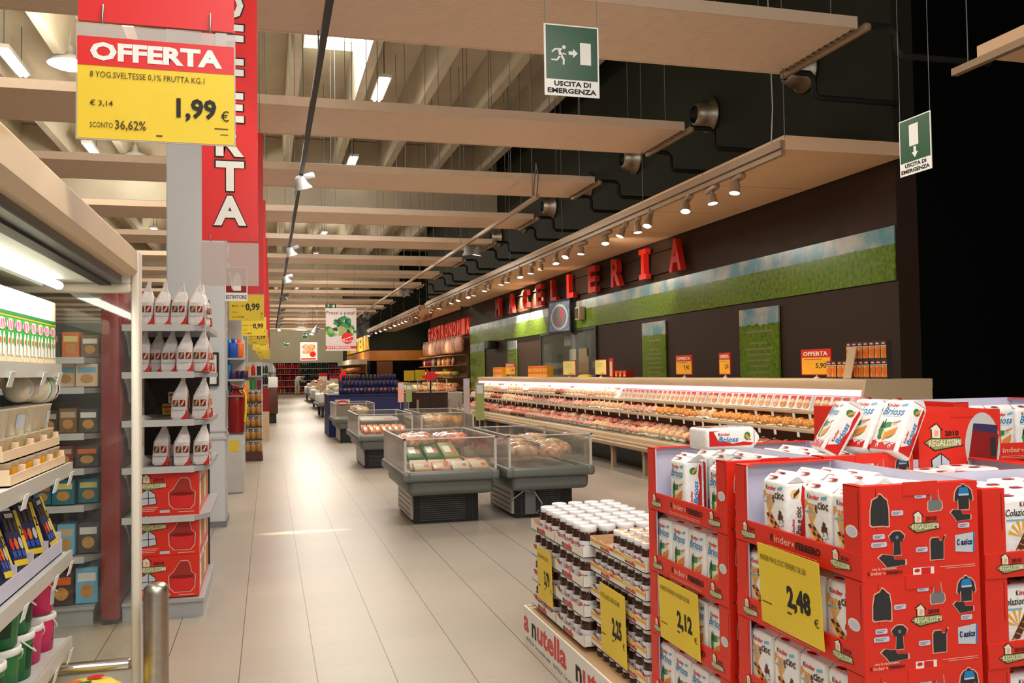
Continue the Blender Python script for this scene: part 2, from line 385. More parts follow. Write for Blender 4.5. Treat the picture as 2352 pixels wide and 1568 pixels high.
# roof slab with a hole for the roof light
b = MB()
b.box(-26, 3, 9.0, .72, 78, 9.2, 'concrete'); b.box(2.18, 3, 9.0, 13, 78, 9.2, 'concrete')
b.box(.72, 3, 9.0, 2.18, 16.9, 9.2, 'concrete'); b.box(.72, 20.6, 9.0, 2.18, 78, 9.2, 'concrete')
struct(b, 'ceiling')
o = struct(MB().box(.72, 16.9, 9.35, 2.18, 20.6, 9.38, 'sky'), 'window_1')
b = MB(); b.box(.72, 16.9, 9.2, .75, 20.6, 9.36, 'white'); b.box(2.15, 16.9, 9.2, 2.18, 20.6, 9.36, 'white')
b.box(.75, 16.9, 9.2, 2.15, 16.93, 9.36, 'white'); b.box(.75, 20.57, 9.2, 2.15, 20.6, 9.36, 'white'); b.build('window_frame', o)
n = 0
for i in range(-13, 5):                        # precast ribs along the hall
    x = .42 + 1.53 * i if i < 1 else 1.92 + 1.53 * (i - 1)
    for y0, y1 in ((3, 28.6), (29.4, 51.6), (52.4, 76)):
        n += 1
        fr = frame((x, y0, 8.0), (1, 0, 0), (0, 0, 1))
        b = MB(); pts = [(.08, 0), (.28, 0), (.36, 1.0), (0, 1.0)]
        vs = [(x + a, y0, 8 + c) for a, c in pts] + [(x + a, y1, 8 + c) for a, c in pts]
        b.add(vs, [(0, 1, 2, 3), (7, 6, 5, 4), (0, 4, 5, 1), (1, 5, 6, 2), (3, 2, 6, 7), (0, 3, 7, 4)], 'concrete')
        struct(b, 'trim_%d' % n)
for y in (29, 52):                             # cross beams carrying the ribs
    n += 1; struct(MB().box(-26, y - .4, 6.7, 7.38, y + .4, 8.98, 'concrete'), 'trim_%d' % n)
struct(MB().box(7.4, 9.2, 0, 7.7, 33, 4.06, 'wallbrown').box(7.4, 9.2, 4.06, 7.7, 42.2, 9.0, 'wallblack'), 'wall_right')
struct(MB().box(7.7, 9.2, 0, 13, 9.4, 9.0, 'deepblack'), 'wall_return')
struct(MB().box(12.8, -4, 0, 13, 9.2, 9.0, 'deepblack'), 'wall_entrance')
struct(MB().box(7.5, 33, 0, 7.7, 42.2, 4.06, 'wallbrown'), 'wall_deli')
struct(MB().box(5.9, 54, 0, 10.2, 54.2, 2.35, 'deepblack').box(5.9, 54, 2.95, 10.2, 54.2, 9, 'wallblack').box(5.88, 53.98, 2.35, 10.2, 54.2, 2.95, 'orangewood'), 'wall_bakery')
struct(MB().box(5.9, 54.2, 0, 6.1, 74, 9, 'wallblack').box(5.88, 54.2, 2.35, 5.9, 70, 2.95, 'orangewood'), 'wall_bakery_side')
struct(MB().box(10.0, 42, 0, 10.2, 54, 9, 'wallblack').box(7.7, 42, 0, 10, 42.2, 9, 'wallblack'), 'wall_recess')
d = struct(MB().box(6.3, 53.93, 0, 7.26, 53.99, 2.3, 'doorbrown'), 'door_1')
MB().box(7.14, 53.9, 1.0, 7.18, 53.93, 1.15, 'steel').build('door_handle', d)
struct(MB().box(-26, 76.5, 0, 13, 76.7, 9, 'farwall'), 'wall_far')
struct(MB().box(-26.2, 3, 0, -26, 77, 9, 'farwall'), 'wall_left')
p = struct(MB().rbox(-1.0, 9.7, 0, -.43, 10.3, 9, 'pillarwhite', .02), 'pillar_1')
MB().box(-1.01, 9.69, 0, -.42, 10.31, .06, 'midgrey').build('baseboard', p)
MB().box(-1.015, 9.685, .9, -.415, 10.31, .93, 'lightgrey').box(-1.015, 9.685, .98, -.415, 10.31, 1.0, 'lightgrey').build('bumper_strip', p)
for k, (y, sx) in enumerate(((17.3, -.95), (21.4, -.95), (36.1, -.95), (44.7, -.95))):
    struct(MB().rbox(sx - .55, y, 0, sx, y + .55, 9, 'pillarwhite', .02), 'pillar_%d' % (k + 2))
# window of the preparation room in the butcher wall
o = struct(MB().box(7.36, 19.55, 1.38, 7.38, 23.85, 2.54, 'glass'), 'window_2')
MB().box(7.35, 19.5, 1.33, 7.39, 23.9, 1.38, 'darkgrey').box(7.35, 19.5, 2.54, 7.39, 23.9, 2.59, 'darkgrey').box(7.35, 19.5, 1.38, 7.39, 19.55, 2.54, 'darkgrey').box(7.35, 23.85, 1.38, 7.39, 23.9, 2.54, 'darkgrey').build('window_frame', o)

MB().box(7.392, 19.55, 1.38, 7.398, 23.85, 2.54, 'greydk').build('room_view', o)
b = MB(); fr = fx(7.391, 23.8, 1.4)
for a, c, w_, h_, m in ((.15, .3, .7, .6, 'midgrey'), (1.3, .1, .5, .5, 'darkgreen'), (2.3, .35, .5, .35, 'cream'), (3.0, .1, .7, .6, 'tan'), (1.9, .8, .5, .25, 'packgreyblue'), (3.6, .5, .3, .5, 'midgrey')): b.quad(fr, a, c, a + w_, c + h_, m)
b.build('room_view', o)

# ------------------------------------------------------------------ radiant ceiling panels
def radiant(y, x1, lab, detail):
    t = thing('radiant_panel', lab, 'heating panel', (x1, y, 5.0), 'radiant heating panels under the roof')
    MB().box(-14, y, 4.99, x1 - .12, y + 1.4, 5.05, 'radiant').box(-14, y - .02, 4.98, x1 - .1, y, 5.1, 'radiant').box(-14, y + 1.4, 4.98, x1 - .1, y + 1.42, 5.1, 'radiant').build('panel', t)
    MB().rbox(x1 - .05, y - .08, 4.95, x1 + .03, y + 1.5, 5.03, 'railtan', .025).build('pipe_header', t)
    b = MB()
    for k in range(13): b.tube([(x1 - .14, y + .06 + k * .107, 5.0), (x1 - .02, y + .06 + k * .107, 5.0)], .014, 'railtan', 5)
    b.build('feed_grid', t)
    for yy in (y - .02, y + 1.42):
        MB().tube([(x1 - .02, yy, 5.02), (x1 + .3, yy, 5.02), (x1 + .36, yy, 4.96), (x1 + .36, yy, 4.8), (x1 + .42, yy, 4.74), (7.39 if y < 41 else 9.98 if y < 53 else 5.86, yy, 4.74)], .036, 'black').build('water_pipe', t)
    if True:
        for x in (-.6, 1.4, 2.9, 4.2, 5.5) if detail else (-.6, 4.2):
            for yy in (y + .02, y + 1.38):
                MB().tube([(x, yy, 5.04), (x, yy, 8.985)], .006, 'midgrey', 4).build('suspension_wire', t)
        MB().tube([(-13.9, y + .06, 5.11), (x1 - .4, y + .06, 5.11)], .012, 'midgrey', 5).build('cable', t)
PY = [7.7, 11.6, 15.25, 19.15, 23.0, 26.8, 30.6, 34.4, 38.2, 42.6, 46.2, 49.6, 53.4, 57.2, 61.0, 65, 69]
for i, y in enumerate(PY):
    x1 = 5.88 if i < 12 else 5.2
    near = ('radiant heating panel with ribbed underside, %s counted from the running man exit sign' % nth(i))
    radiant(y, x1, near, i < 5)

# ------------------------------------------------------------------ butcher ceiling slab, track and spots
def slab(y0, y1, n, lab):
    t = thing('suspended_canopy', lab, 'canopy', (5.72, y0, 4.06))
    L = (y1 - y0) / n
    for k in range(n):
        MB().box(5.72, y0 + k * L + .012, 4.06, 7.36, y0 + (k + 1) * L - .012, 4.22, 'slab').build('ceiling_board', t)
    MB().box(5.66, y0, 4.07, 5.72, y1, 4.16, 'railtan').build('edge_trim', t)
    for k in range(0, n + 1, 2):
        MB().tube([(5.72, y0 + k * L, 4.2), (5.72, y0 + k * L, 8.985)], .007, 'midgrey', 4).build('suspension_wire', t)
slab(8.95, 33.0, 12, 'long beige ceiling slab hanging over the butcher counter')
slab(34.5, 53.3, 9, 'beige ceiling slab hanging over the delicatessen, beyond the butcher slab')
b = MB().box(5.7, 5.3, 4.1, 7.4, 6.05, 4.2, 'slab')
t = thing('suspended_canopy', 'short end of a beige ceiling slab at the black wall', 'canopy', (5.7, 5.3, 4.1)); b.build('ceiling_board', t)
MB().box(5.66, 4.5, 4.03, 5.72, 6.3, 4.09, 'railtan').build('edge_trim', t)
MB().tube([(5.7, 6.15, 4.09), (5.7, 6.15, 8.9)], .006, 'midgrey', 4).build('suspension_wire', t)
t = thing('lighting_track', 'beige lighting track running under the edge of the butcher slab', 'track', (5.72, 9, 4.0))
MB().box(5.70, 9.0, 4.0, 5.76, 33, 4.06, 'railtan').build('rail', t)
MB().tube([(5.72, 9.25, 4.0), (5.70, 9.15, 4.6), (5.70, 9.3, 8.9)], .008, 'lightgrey', 5).build('power_cable', t)
t = thing('lighting_track', 'grey lighting track under the edge of the delicatessen slab', 'track', (5.72, 34.5, 4.0))
MB().box(5.70, 34.5, 4.0, 5.76, 53.2, 4.06, 'railtan').build('rail', t)

def spotlight(lab, grp):
    t = thing('track_spotlight', lab, 'spotlight', (0, 0, 0), grp)
    MB().rbox(-.02, -.13, -.075, .07, .13, -.002, 'railtan', .02).build('gear_box', t, True)
    MB().tube([(.02, 0, -.07), (.02, 0, -.14)], .016, 'railtan', 6).build('arm', t, True)
    h = MB().lathe([(.0, -.11), (.05, -.11), (.062, -.13), (.068, -.24), (.074, -.25), (.066, -.25)], 'railtan', 14).build('lamp_head', t, True)
    MB().lathe([(.066, -.246), (.0, -.243)], 'lamp', 14).build('lens', h, True)
    return t
G = 'spotlights along the butcher slab'
ys = [10.07, 10.77, 11.48, 12.75, 13.25, 13.75, 14.63, 15.88, 16.62, 17.5, 18.5, 19.2, 20.2, 21.2, 21.8, 23, 23.6, 25, 25.8, 27, 28, 29, 30.2, 31.2, 32.2]
s0 = spotlight('track spotlight under the butcher slab, first from the near end', G)
index_children()
s0.location = (5.73, ys[0], 4.0); s0.rotation_euler = (math.radians(-8), math.radians(12), 0)
for i, y in enumerate(ys[1:]):
    dup(s0, (5.73, y, 4.0), label='track spotlight under the butcher slab, %s from the near end' % nth(i + 1), rot=(math.radians(random.uniform(-22, 10)), math.radians(random.uniform(-6, 26)), random.uniform(-.4, .4)))
for i, y in enumerate([35.2, 36, 37, 38, 39, 40, 41.5, 43, 45, 47, 49, 51, 52.5]):
    dup(s0, (5.73, y, 4.0), label='track spotlight under the delicatessen slab, %s from its near end' % nth(i), group='spotlights along the delicatessen slab', rot=(math.radians(random.uniform(-22, 10)), .2, 0))
for i, (x, y) in enumerate([(6.5, 36), (6.5, 36.6), (6.55, 37.6), (6.6, 38.2), (6.5, 39.4), (6.5, 40.4)]):
    dup(s0, (x, y, 4.06), label='spotlight in the inner row over the delicatessen shelves, %s from its near end' % nth(i), group='inner delicatessen spotlights', rot=(.2, .4, 0))

# ------------------------------------------------------------------ long aisle tracks with bell lamps
def bell(lab, grp):
    t = thing('bell_lamp', lab, 'lamp', (0, 0, 0), grp)
    MB().rbox(-.02, -.06, -.1, .22, .06, .0, 'midgrey', .03).build('gear_box', t, True)
    h = MB().lathe([(.0, -.0), (.05, -.0), (.085, -.04), (.09, -.13), (.135, -.2), (.14, -.22), (.125, -.22)], 'grey', 18).build('lamp_head', t, True)
    MB().lathe([(.125, -.21), (.0, -.2)], 'lamp', 18).build('lens', h, True)
    return t
t = thing('lighting_track', 'dark lighting track hanging over the main aisle beside the red banners', 'track', (.5, 5, 4.6))
MB().box(.47, 4.5, 4.58, .53, 60, 4.64, 'black').build('rail', t)
for y in (9, 13, 17, 21, 27, 33, 40):
    MB().tube([(.5, y, 4.64), (.5, y, 8.985)], .007, 'midgrey', 4).build('suspension_wire', t)
b0 = bell('white bell lamp on the aisle track, first from the near end', 'bell lamps on the aisle track')
index_children()
b0.location = (.47, 13.84, 4.58); b0.rotation_euler = (math.radians(12), math.radians(-18), 0)
for i, y in enumerate((21.66, 28.0, 34.7, 42.5, 49, 55, 59)):
    dup(b0, (.47 + .003 * y - .04, y, 4.58), label='white bell lamp on the aisle track, %s from the near end' % nth(i + 1), rot=(math.radians(12), math.radians(-18), 0))
t = thing('lighting_track', 'beige lighting track sloping away above the freezers', 'track', (4.55, 14.8, 4.6))
MB().box(4.52, 14.8, 4.57, 4.58, 62, 4.64, 'railtan').build('rail', t)
MB().tube([(4.55, 14.85, 4.64), (4.55, 14.75, 4.95), (4.55, 14.85, 5.2), (4.55, 15.0, 4.9), (4.55, 15.05, 4.64)], .012, 'midgrey', 6).build('cable_loop', t)
for y in (14.95, 21, 27, 33):
    MB().tube([(4.5, y, 4.64), (4.5, y, 8.985)], .007, 'midgrey', 4).build('suspension_wire', t)
for y in (20.5, 31.5, 43.8): MB().box(4.5, y - .04, 4.54, 5.0, y + .04, 4.57, 'railtan').build('cross_bar', t)
for i, y in enumerate((20.5, 31.5, 43.8)):
    for j, dx in enumerate((.1, .36)):
        dup(b0, (4.44 + dx, y, 4.54), label='bell lamp, %s one of the %s pair on the track over the freezers' % (('inner', 'outer')[j], nth(i)), group='paired bell lamps', rot=(math.radians(6), math.radians((-8, 10)[j]), 0))
for i, (x, y, z) in enumerate(((2.33, 45.5, 3.94), (2.33, 47, 3.94), (2.33, 48.5, 3.94), (2.33, 49.6, 3.94))):
    dup(b0, (x, y, z), label='cluster lamp hanging by the broccoli poster, %s of the cluster' % nth(i), group='cluster lamps', rot=(.1, .3, .2 * i))

t = thing('lighting_track', 'short lighting track with a cluster of lamps above the ham poster', 'track', (2.35, 45, 3.95)); MB().box(2.32, 45, 3.94, 2.38, 50, 4.0, 'railtan').build('rail', t)
for y in (45.4, 49.5): MB().tube([(2.35, y, 4.0), (2.35, y, 8.985)], .008, 'midgrey', 4).build('suspension_wire', t)
# strip lamps and dish lamps of the roof
def strip(x, y, lab, grp):
    t = thing('strip_lamp', lab, 'lamp', (x, y, 8.0), grp)
    MB().box(x - .14, y, 8.02, x + .14, y + 1.7, 8.1, 'white').build('housing', t)
    for yy in (y + .2, y + 1.5): MB().tube([(x, yy, 8.08), (x, yy, 8.985)], .012, 'midgrey', 5).build('hanger', t)
    MB().tube([(x - .05, y + .05, 8.0), (x - .05, y + 1.65, 8.0)], .04, 'tube', 8).tube([(x + .05, y + .05, 8.0), (x + .05, y + 1.65, 8.0)], .04, 'tube', 8).build('tube', t)
for i, (x, y) in enumerate(((2.5, 19.3), (2.5, 26.6), (2.5, 34), (2.5, 41), (2.5, 48.5))):
    strip(x, y, 'strip lamp in the row beside the roof light, %s from the near end' % nth(i), 'strip lamps beside the roof light')
for i, (x, y) in enumerate(((-5.0, 19.2), (-4.8, 26.6), (-4.8, 34), (-4.8, 41.2))):
    strip(x, y, 'strip lamp in the row behind the yellow price sign, %s from the near end' % nth(i), 'strip lamps behind the price sign')
for i, (x, y) in enumerate(((-3.85, 19.6), (-3.7, 27.7), (-3.85, 35.8), (-3.8, 43.8))):
    t = thing('dish_lamp', 'round glowing dish lamp under the roof, %s from the near end' % nth(i), 'lamp', (x, y, 7.9), 'round dish lamps')
    MB().lathe([(.02, .4), (.06, .38), (.1, .2), (.4, .06), (.42, 0)], 'lightgrey', 20, (x, y, 7.9)).build('shade', t)
    MB().lathe([(.4, .01), (.3, -.05), (0, -.08)], 'lamp', 20, (x, y, 7.9)).build('diffuser', t)
    MB().tube([(x, y, 8.3), (x, y, 8.98)], .02, 'grey', 6).build('stem', t)

# ------------------------------------------------------------------ air nozzles on the black wall
for i, (y, z) in enumerate(((11.0, 5.76), (13.8, 5.92), (17.05, 5.92), (19.85, 5.95), (22.6, 5.95), (25.4, 5.97), (28.3, 5.98))):
    t = thing('air_nozzle', 'round steel air nozzle on the black wall, %s from the wall corner' % nth(i), 'air vent', (7.4, y, z), 'steel air nozzles')
    MB().lathe([(.31, -.02), (.31, -.05), (.27, -.07), (.24, -.2), (.19, -.3), (.15, -.33)], 'copper' if 0 else 'brushed', 28, (7.4, y, z), 'X').build('cone', t)
    MB().lathe([(.15, -.33), (.13, -.25), (0, -.22)], 'black', 20, (7.4, y, z), 'X').build('throat', t)

# ------------------------------------------------------------------ butcher wall decoration
o = MB().box(7.37, 9.22, 2.6, 7.39, 33, 3.27, 'meadow').build('wall_banner'); tag(o, 'long printed band of green turf and blue sky on the butcher wall', 'wall banner')
set_uv(o, lambda c: (c.y, (c.z - 2.6) / .67))
def board(y0, y1, z1, lab, lines):
    o = MB().box(7.36, y0, .9, 7.385, y1, z1, 'meadow').build('printed_board'); tag(o, lab, 'wall panel', 'turf printed wall panels')
    set_uv(o, lambda c: (c.y, .8 * (c.z - .9) / (z1 - .9)))
    if lines:
        fr = fx(7.36, y1, 0); b = MB(); w = y1 - y0
        for k in range(11):
            a = random.uniform(.12, .3) * w
            if k != 1: b.quad(fr, a, z1 - .38 - k * .09, w - a, z1 - .35 - k * .09, 'menu', .001)
        b.build('menu_lines', o)
board(11.8, 12.95, 2.49, 'turf and sky panel with a pale menu, behind the jar cartons end', 1)
board(15.75, 16.85, 2.5, 'turf and sky panel with a pale menu, in the middle of the butcher wall', 1)
board(26.4, 27.5, 2.52, 'narrow turf and sky panel with a menu behind the small yellow offer sign', 1)
board(30.6, 32.9, 2.6, 'plain green turf panel at the far end of the butcher wall', 0)
t = thing('shop_sign', 'red block letters spelling the butcher department on two dark rails', 'sign', (7.3, 14.8, 3.3))
MB().box(7.34, 14.9, 3.84, 7.37, 28.6, 3.86, 'black').box(7.34, 14.9, 3.42, 7.37, 28.6, 3.44, 'black').build('rail', t)
for ch, y in zip('MACELLERIA', (28.15, 26.5, 24.95, 23.55, 22.25, 20.9, 19.35, 17.9, 16.45, 14.98)):
    wd = .34 if ch == 'I' else .5
    fr = fx(7.33, y + wd / 2, 3.36); b = MB()
    if ch == 'I': b.prism(fr, [(0, 0), (wd, 0), (wd, .1), (.24, .1), (.24, .5), (wd, .5), (wd, .6), (0, .6), (0, .5), (.1, .5), (.1, .1), (0, .1)], .11, 'letterred')
    else: b.text3(fr, ch, 0, 0, wd, .6, 'letterred', .11, .035)
    b.build('letter', t)
for i, ch in enumerate('GASTRONOMIA'):
    if i == 0:
        t = thing('shop_sign', 'glowing red block letters of the delicatessen department', 'sign', (7.4, 33.5, 3.1))
        MB().box(7.46, 33.3, 3.0, 7.49, 42.4, 3.04, 'black').build('rail', t)
    y = 42.1 - i * .85
    MB().text3(fx(7.46, y, 3.04), ch, 0, 0, .62, .62, 'redglow', .1, .03).build('letter', t)
t = thing('shop_sign', 'glowing yellow block letters of the bakery on the orange band', 'sign', (5.85, 55, 3.0))
MB().box(5.86, 54.5, 3.0, 5.89, 70, 3.03, 'black').build('rail', t)
for i, ch in enumerate('PANETTERIA'):
    MB().text3(fx(5.86, 68.6 - i * 1.5, 3.03), ch, 0, 0, 1.1, .9, 'goldletter', .06, .03).build('letter', t)

# TV, speakers
t = thing('television', 'flat television with a grey blue picture on the butcher wall', 'television', (7.2, 21.4, 2.95))
fr = frame((7.1, 22.0, 2.5), (.18, -.98, 0), (0, 0, 1))
MB().prism(fr, [(0, 0), (1.15, 0), (1.15, .86), (0, .86)], .1, 'black').build('bezel', t)
b = MB(); b.quad(fr, .05, .06, 1.1, .8, 'screen', .102); b.ell(fr, .58, .42, .44, .33, 'packgreyblue', .1025, 24); b.ell(fr, .58, .42, .38, .27, 'midgrey', .103, 24); b.ell(fr, .7, .5, .06, .12, 'magenta', .104); b.ell(fr, .5, .25, .05, .06, 'magenta', .104); b.build('screen', t)
MB().tube([(7.2, 21.4, 2.9), (7.33, 21.3, 2.9)], .02, 'black', 6).build('wall_bracket', t)
t = thing('loudspeaker', 'small beige loudspeaker on the wall beside the television', 'loudspeaker', (7.3, 20.4, 2.95)); MB().rbox(7.2, 20.2, 2.78, 7.36, 20.5, 3.1, 'tan', .02).build('case', t); MB().box(7.19, 20.25, 2.82, 7.2, 20.45, 3.06, 'darkgrey').build('grille', t)
t = thing('loudspeaker', 'black loudspeaker on the wall under the far end of the turf band', 'loudspeaker', (7.2, 29, 2.5)); MB().rbox(7.05, 28.7, 2.33, 7.35, 29.4, 2.6, 'black', .03).build('case', t); MB().box(7.04, 28.8, 2.36, 7.05, 29.3, 2.57, 'darkgrey').build('grille', t)

# ------------------------------------------------------------------ emergency exit signs
def running_man(b, fr, x, y, s, m='white'):
    b.ell(fr, x + .72 * s, y + .92 * s, .1 * s, .1 * s, m, .003)
    for p in ([(.38, .86), (.62, .84), (.66, .5), (.46, .46)], [(.4, .86), (.4, .78), (.22, .72), (.1, .6), (.05, .66), (.2, .82)], [(.6, .8), (.68, .62), (.84, .6), (.84, .54), (.64, .55), (.56, .7)],
              [(.46, .5), (.64, .5), (.76, .3), (.74, .02), (.64, .02), (.65, .28), (.54, .4)], [(.48, .52), (.56, .44), (.36, .2), (.04, .2), (.04, .28), (.32, .29)]):
        b.poly(fr, [(x + a * s, y + c * s) for a, c in p], m, .003)
def exit_sign(fr, base, w, h, kind, lab, wires, txt=True):
    t = thing('exit_sign', lab, 'sign', base)
    MB().prism(fr, [(0, 0), (w, 0), (w, h), (0, h)], .006, 'gloss_white').build('panel', t)
    b = MB(); z0 = .23 * h if txt else .03 * h
    b.poly(fr, [(.03 * w, z0), (.97 * w, z0), (.97 * w, .98 * h), (.03 * w, .98 * h)], 'signgreen', .0075)
    fr2 = lambda a, c, n=0: fr(a, c, n + .006)
    if kind == 0:
        running_man(b, fr2, .11 * w, .43 * h, .34 * w)
        b.poly(fr2, [(.44 * w, .58 * h), (.44 * w, .63 * h), (.52 * w, .63 * h), (.52 * w, .67 * h), (.61 * w, .605 * h), (.52 * w, .54 * h), (.52 * w, .58 * h)], 'white', .003)
        b.quad(fr2, .65 * w, .45 * h, .85 * w, .76 * h, 'white', .003)
    else:
        b.quad(fr2, .33 * w, .5 * h, .62 * w, .88 * h, 'white', .003)
        b.poly(fr2, [(.5 * w, .28 * h), (.4 * w, .38 * h), (.46 * w, .38 * h), (.46 * w, .48 * h), (.54 * w, .48 * h), (.54 * w, .38 * h), (.6 * w, .38 * h)], 'white', .003)
    if txt:
        b.text(fr2, 'USCITA DI', .17 * w, .135 * h, .84 * w, .205 * h, 'ink', .003, .03); b.text(fr2, 'EMERGENZA', .05 * w, .035 * h, .94 * w, .105 * h, 'ink', .003, .03)
    b.build('pictogram', t)
    for a in wires:
        MB().tube([fr(a * w, h, .003), fr(a * w, h, .003) + Vector((0, 0, 9.0 - fr(0, h)[2]))], .003, 'midgrey', 4).build('suspension_wire', t)
exit_sign(fy(1.59, 5.0, 3.19), (1.77, 5, 3.19), .345, .43, 0, 'green and white exit sign with a running man hanging over the aisle', (.02, .97))
exit_sign(fx(5.0, 6.15, 3.09), (5, 5.9, 3.09), .36, .455, 1, 'green exit sign with a down arrow hanging before the black wall', (.03, .98))
exit_sign(fy(2.73, 45, 4.66), (3, 45, 4.66), .56, .46, 0, 'distant green exit sign above the broccoli poster', (.1, .9), False)
exit_sign(fy(1.66, 46, 3.38), (1.9, 46, 3.38), .26, .3, 0, 'distant green exit sign above the ham poster', (.1, .9), False)
exit_sign(fy(.95, 60, 3.45), (1.2, 60, 3.45), .4, .26, 0, 'small distant exit sign beside the end of the aisle track', (.1, .9), False)

# ------------------------------------------------------------------ posters over the counters
t = thing('hanging_poster', 'white hanging poster with green broccoli and a red price disc', 'poster', (2.33, 30, 2.33))
fr = fy(1.84, 30, 2.33)
MB().prism(fr, [(0, 0), (1, 0), (1, 1.42), (0, 1.42)], .01, 'acrylic_sign').build('sheet', t)
b = MB(); f2 = lambda a, c, n=0: fr(a, c, n + .01)
b.text(f2, 'Prezzi a pezzi!', .02, 1.17, .97, 1.32, 'ink', .002, .008)
for k in range(60):
    a = random.random() * 2 * PI; r = random.random() ** .5
    b.ell(f2, .55 + .26 * r * math.cos(a), .94 + .18 * r * math.sin(a), .06, .05, random.choice(['leafgreen', 'darkgreen', 'darkgreen', 'green']), .002 + k * 2e-5, 7)
for k in range(40):
    sx = random.choice((.2, .78)); b.ell(f2, sx + random.uniform(-.17, .17), .66 + random.uniform(-.14, .14), .07, .06, random.choice(['olive', 'leafgreen', 'darkgreen']), .004 + k * 2e-5, 7)
b.poly(f2, [(.4, .5), (.6, .5), (.62, .8), (.45, .82)], 'olive', .0045)
b.ell(f2, .7, .42, .19, .19, 'printred', .006, 24); b.poly(f2, [(.5, .34), (.5, .36), (.9, .5), (.9, .48)], 'white', .007); b.text(f2, '€0,79', .56, .28, .88, .36, 'white', .007)
b.quad(f2, 0, .07, 1, .16, 'printred', .002); b.text(f2, 'INTERSPAR', .05, .085, .82, .145, 'white', .003, .02); b.build('print', t)
for a in (.05, .95): MB().tube([fr(a, 1.42), fr(a, 6.67)], .005, 'midgrey', 4).build('suspension_wire', t)
t = thing('hanging_poster', 'smaller distant poster with pink sliced ham and a red disc', 'poster', (2.5, 60, 2.5))
fr = fy(2.03, 60, 2.5)
MB().prism(fr, [(0, 0), (1.1, 0), (1.1, 1.2), (0, 1.2)], .01, 'white').build('sheet', t)
b = MB(); f2 = lambda a, c, n=0: fr(a, c, n + .01)
for k in range(30): b.ell(f2, .55 + random.uniform(-.3, .3), .75 + random.uniform(-.22, .22), .17, .12, random.choice(['ham', 'pork', 'roast']), .002 + k * 3e-5, 9)
b.ell(f2, .8, .4, .2, .18, 'printred', .005, 20); b.quad(f2, .05, .05, 1.0, .14, 'printred', .002); b.build('print', t)
for a in (.05, 1.05): MB().tube([fr(a, 1.2), fr(a, 6.5)], .006, 'midgrey', 4).build('suspension_wire', t)

# ------------------------------------------------------------------ OFFERTA banners and price cards
def banner(y, big, lab):
    x0 = -.47 + .0045 * (y - 2.5); wd = .385; z0 = 2.475 if y < 5 else 2.52; z1 = 4.42
    fr = fy(x0, y, z0); H = z1 - z0
    t = thing('hanging_banner', lab, 'banner', (x0 + wd / 2, y, z0), 'red offer banners along the aisle')
    MB().prism(fr, [(0, 0), (wd, 0), (wd, H), (0, H)], .012, 'bannerred', 'darkred').build('banner_sheet', t)
    if big:
        b = MB(); f2 = lambda a, c, n=0: fr(a, c, n + .012)
        for k, ch in enumerate('OFFERTA'):
            zc = .11 + (6 - k) * .25; e = .011; hw = .112 if ch == 'A' else .097; xc = .193
            b.text(f2, ch, xc - hw - e, zc - e, xc + hw + e, zc + .215 + e, 'ink', .002, .06); b.text(f2, ch, xc - hw, zc, xc + hw, zc + .215, 'gloss_white', .004, .04)
        b.build('lettering', t)
    for a in (.04, wd - .04): MB().tube([fr(a, H), fr(a, 9 - z0)], .004, 'midgrey', 4).build('suspension_wire', t)
    return x0, wd, z0
def card(y, old, price, off, name, lab, blank=False, plain=False):
    x0 = -.47 + .0045 * (y - 2.5); wd = .385; z0, H = (2.168, .292) if y < 5 else (2.2, .3)
    CH_ = .295 if plain else .265
    fr = fy(x0, y - .012, z0)
    t = thing('price_card', lab, 'price card', (x0 + wd / 2, y, z0), 'price cards under the red banners')
    MB().prism(fr, [(-.004, -.004), (wd + .004, -.004), (wd + .004, H + .006), (-.004, H + .006)], .004, 'acrylic').build('holder', t)
    for a in (.06, wd - .06): MB().tube([fr(a, H + .01, .002), fr(a, H + .03, .006), fr(a, H + .06, .002)], .003, 'steel', 5).build('clip', t)
    if blank: return
    b = MB().prism(fr, [(0, 0), (wd, 0), (wd, CH_), (0, CH_)], .0045, 'yellow'); f2 = lambda a, c, n=0: fr(a, c, n + .0045)
    if not plain: b.quad(f2, 0, .19, wd, .265, 'bannerred', .001); b.text(f2, 'OFFERTA', .03, .203, .355, .252, 'gloss_white', .002, .045)
    b.text(f2, name, .03, .157, .31, .175, 'inkbrown', .002); b.text(f2, '€ ' + old, .03, .083, .085, .1, 'inkbrown', .002, .01)
    b.text(f2, price, *((.18, .1, .34, .2) if plain else (.24, .056, .34, .118)), 'greyink' if plain else 'ink', .002, .032); b.text(f2, '€', .352, .062, .372, .09, 'ink', .002)
    b.text(f2, 'SCONTO', .03, .028, .085, .042, 'inkbrown', .002); b.text(f2, off, .09, .022, .165, .05, 'inkbrown', .002, .012)
    b.quad(f2, .19, .012, .205, .016, 'inkbrown', .001); b.quad(f2, .335, .04, .37, .043, 'inkbrown', .001); b.quad(f2, .35, .025, .37, .027, 'inkbrown', .001)
    b.build('printed_card', t)
data = [(2.5, 1, 'red hanging banner just above the yellow yoghurt price card'), (6.7, 1, 'red banner with vertical white offer letters in front of the pillar')]
for y, g, lab in data: banner(y, g, lab)
card(2.5, '3,14', '1,99', '36,62%', '8 YOG.SVELTESSE 0,1% FRUTTA KG.1', 'large red and yellow price card reading 1,99 over the dairy case')
card(6.7, '', '', '', '', 'empty frosted price holder under the banner before the pillar', True)
for i, (pr, of) in enumerate((('0,99', '37,74%'), ('0,99', '38,00%'), ('1,19', '30,00%'), ('1,49', '25,00%'), ('14,60', '20,00%'), ('1,79', '18,00%'), ('2,30', '22,00%'))):
    y = 10.9 + 4.2 * i
    banner(y, 0, 'red offer banner seen edge on behind the lettered one, %s in the row' % nth(i))
    card(y, '1,59', pr, of, 'KG.1', 'yellow price card reading %s, %s behind the pillar' % (pr, nth(i)), plain=True)
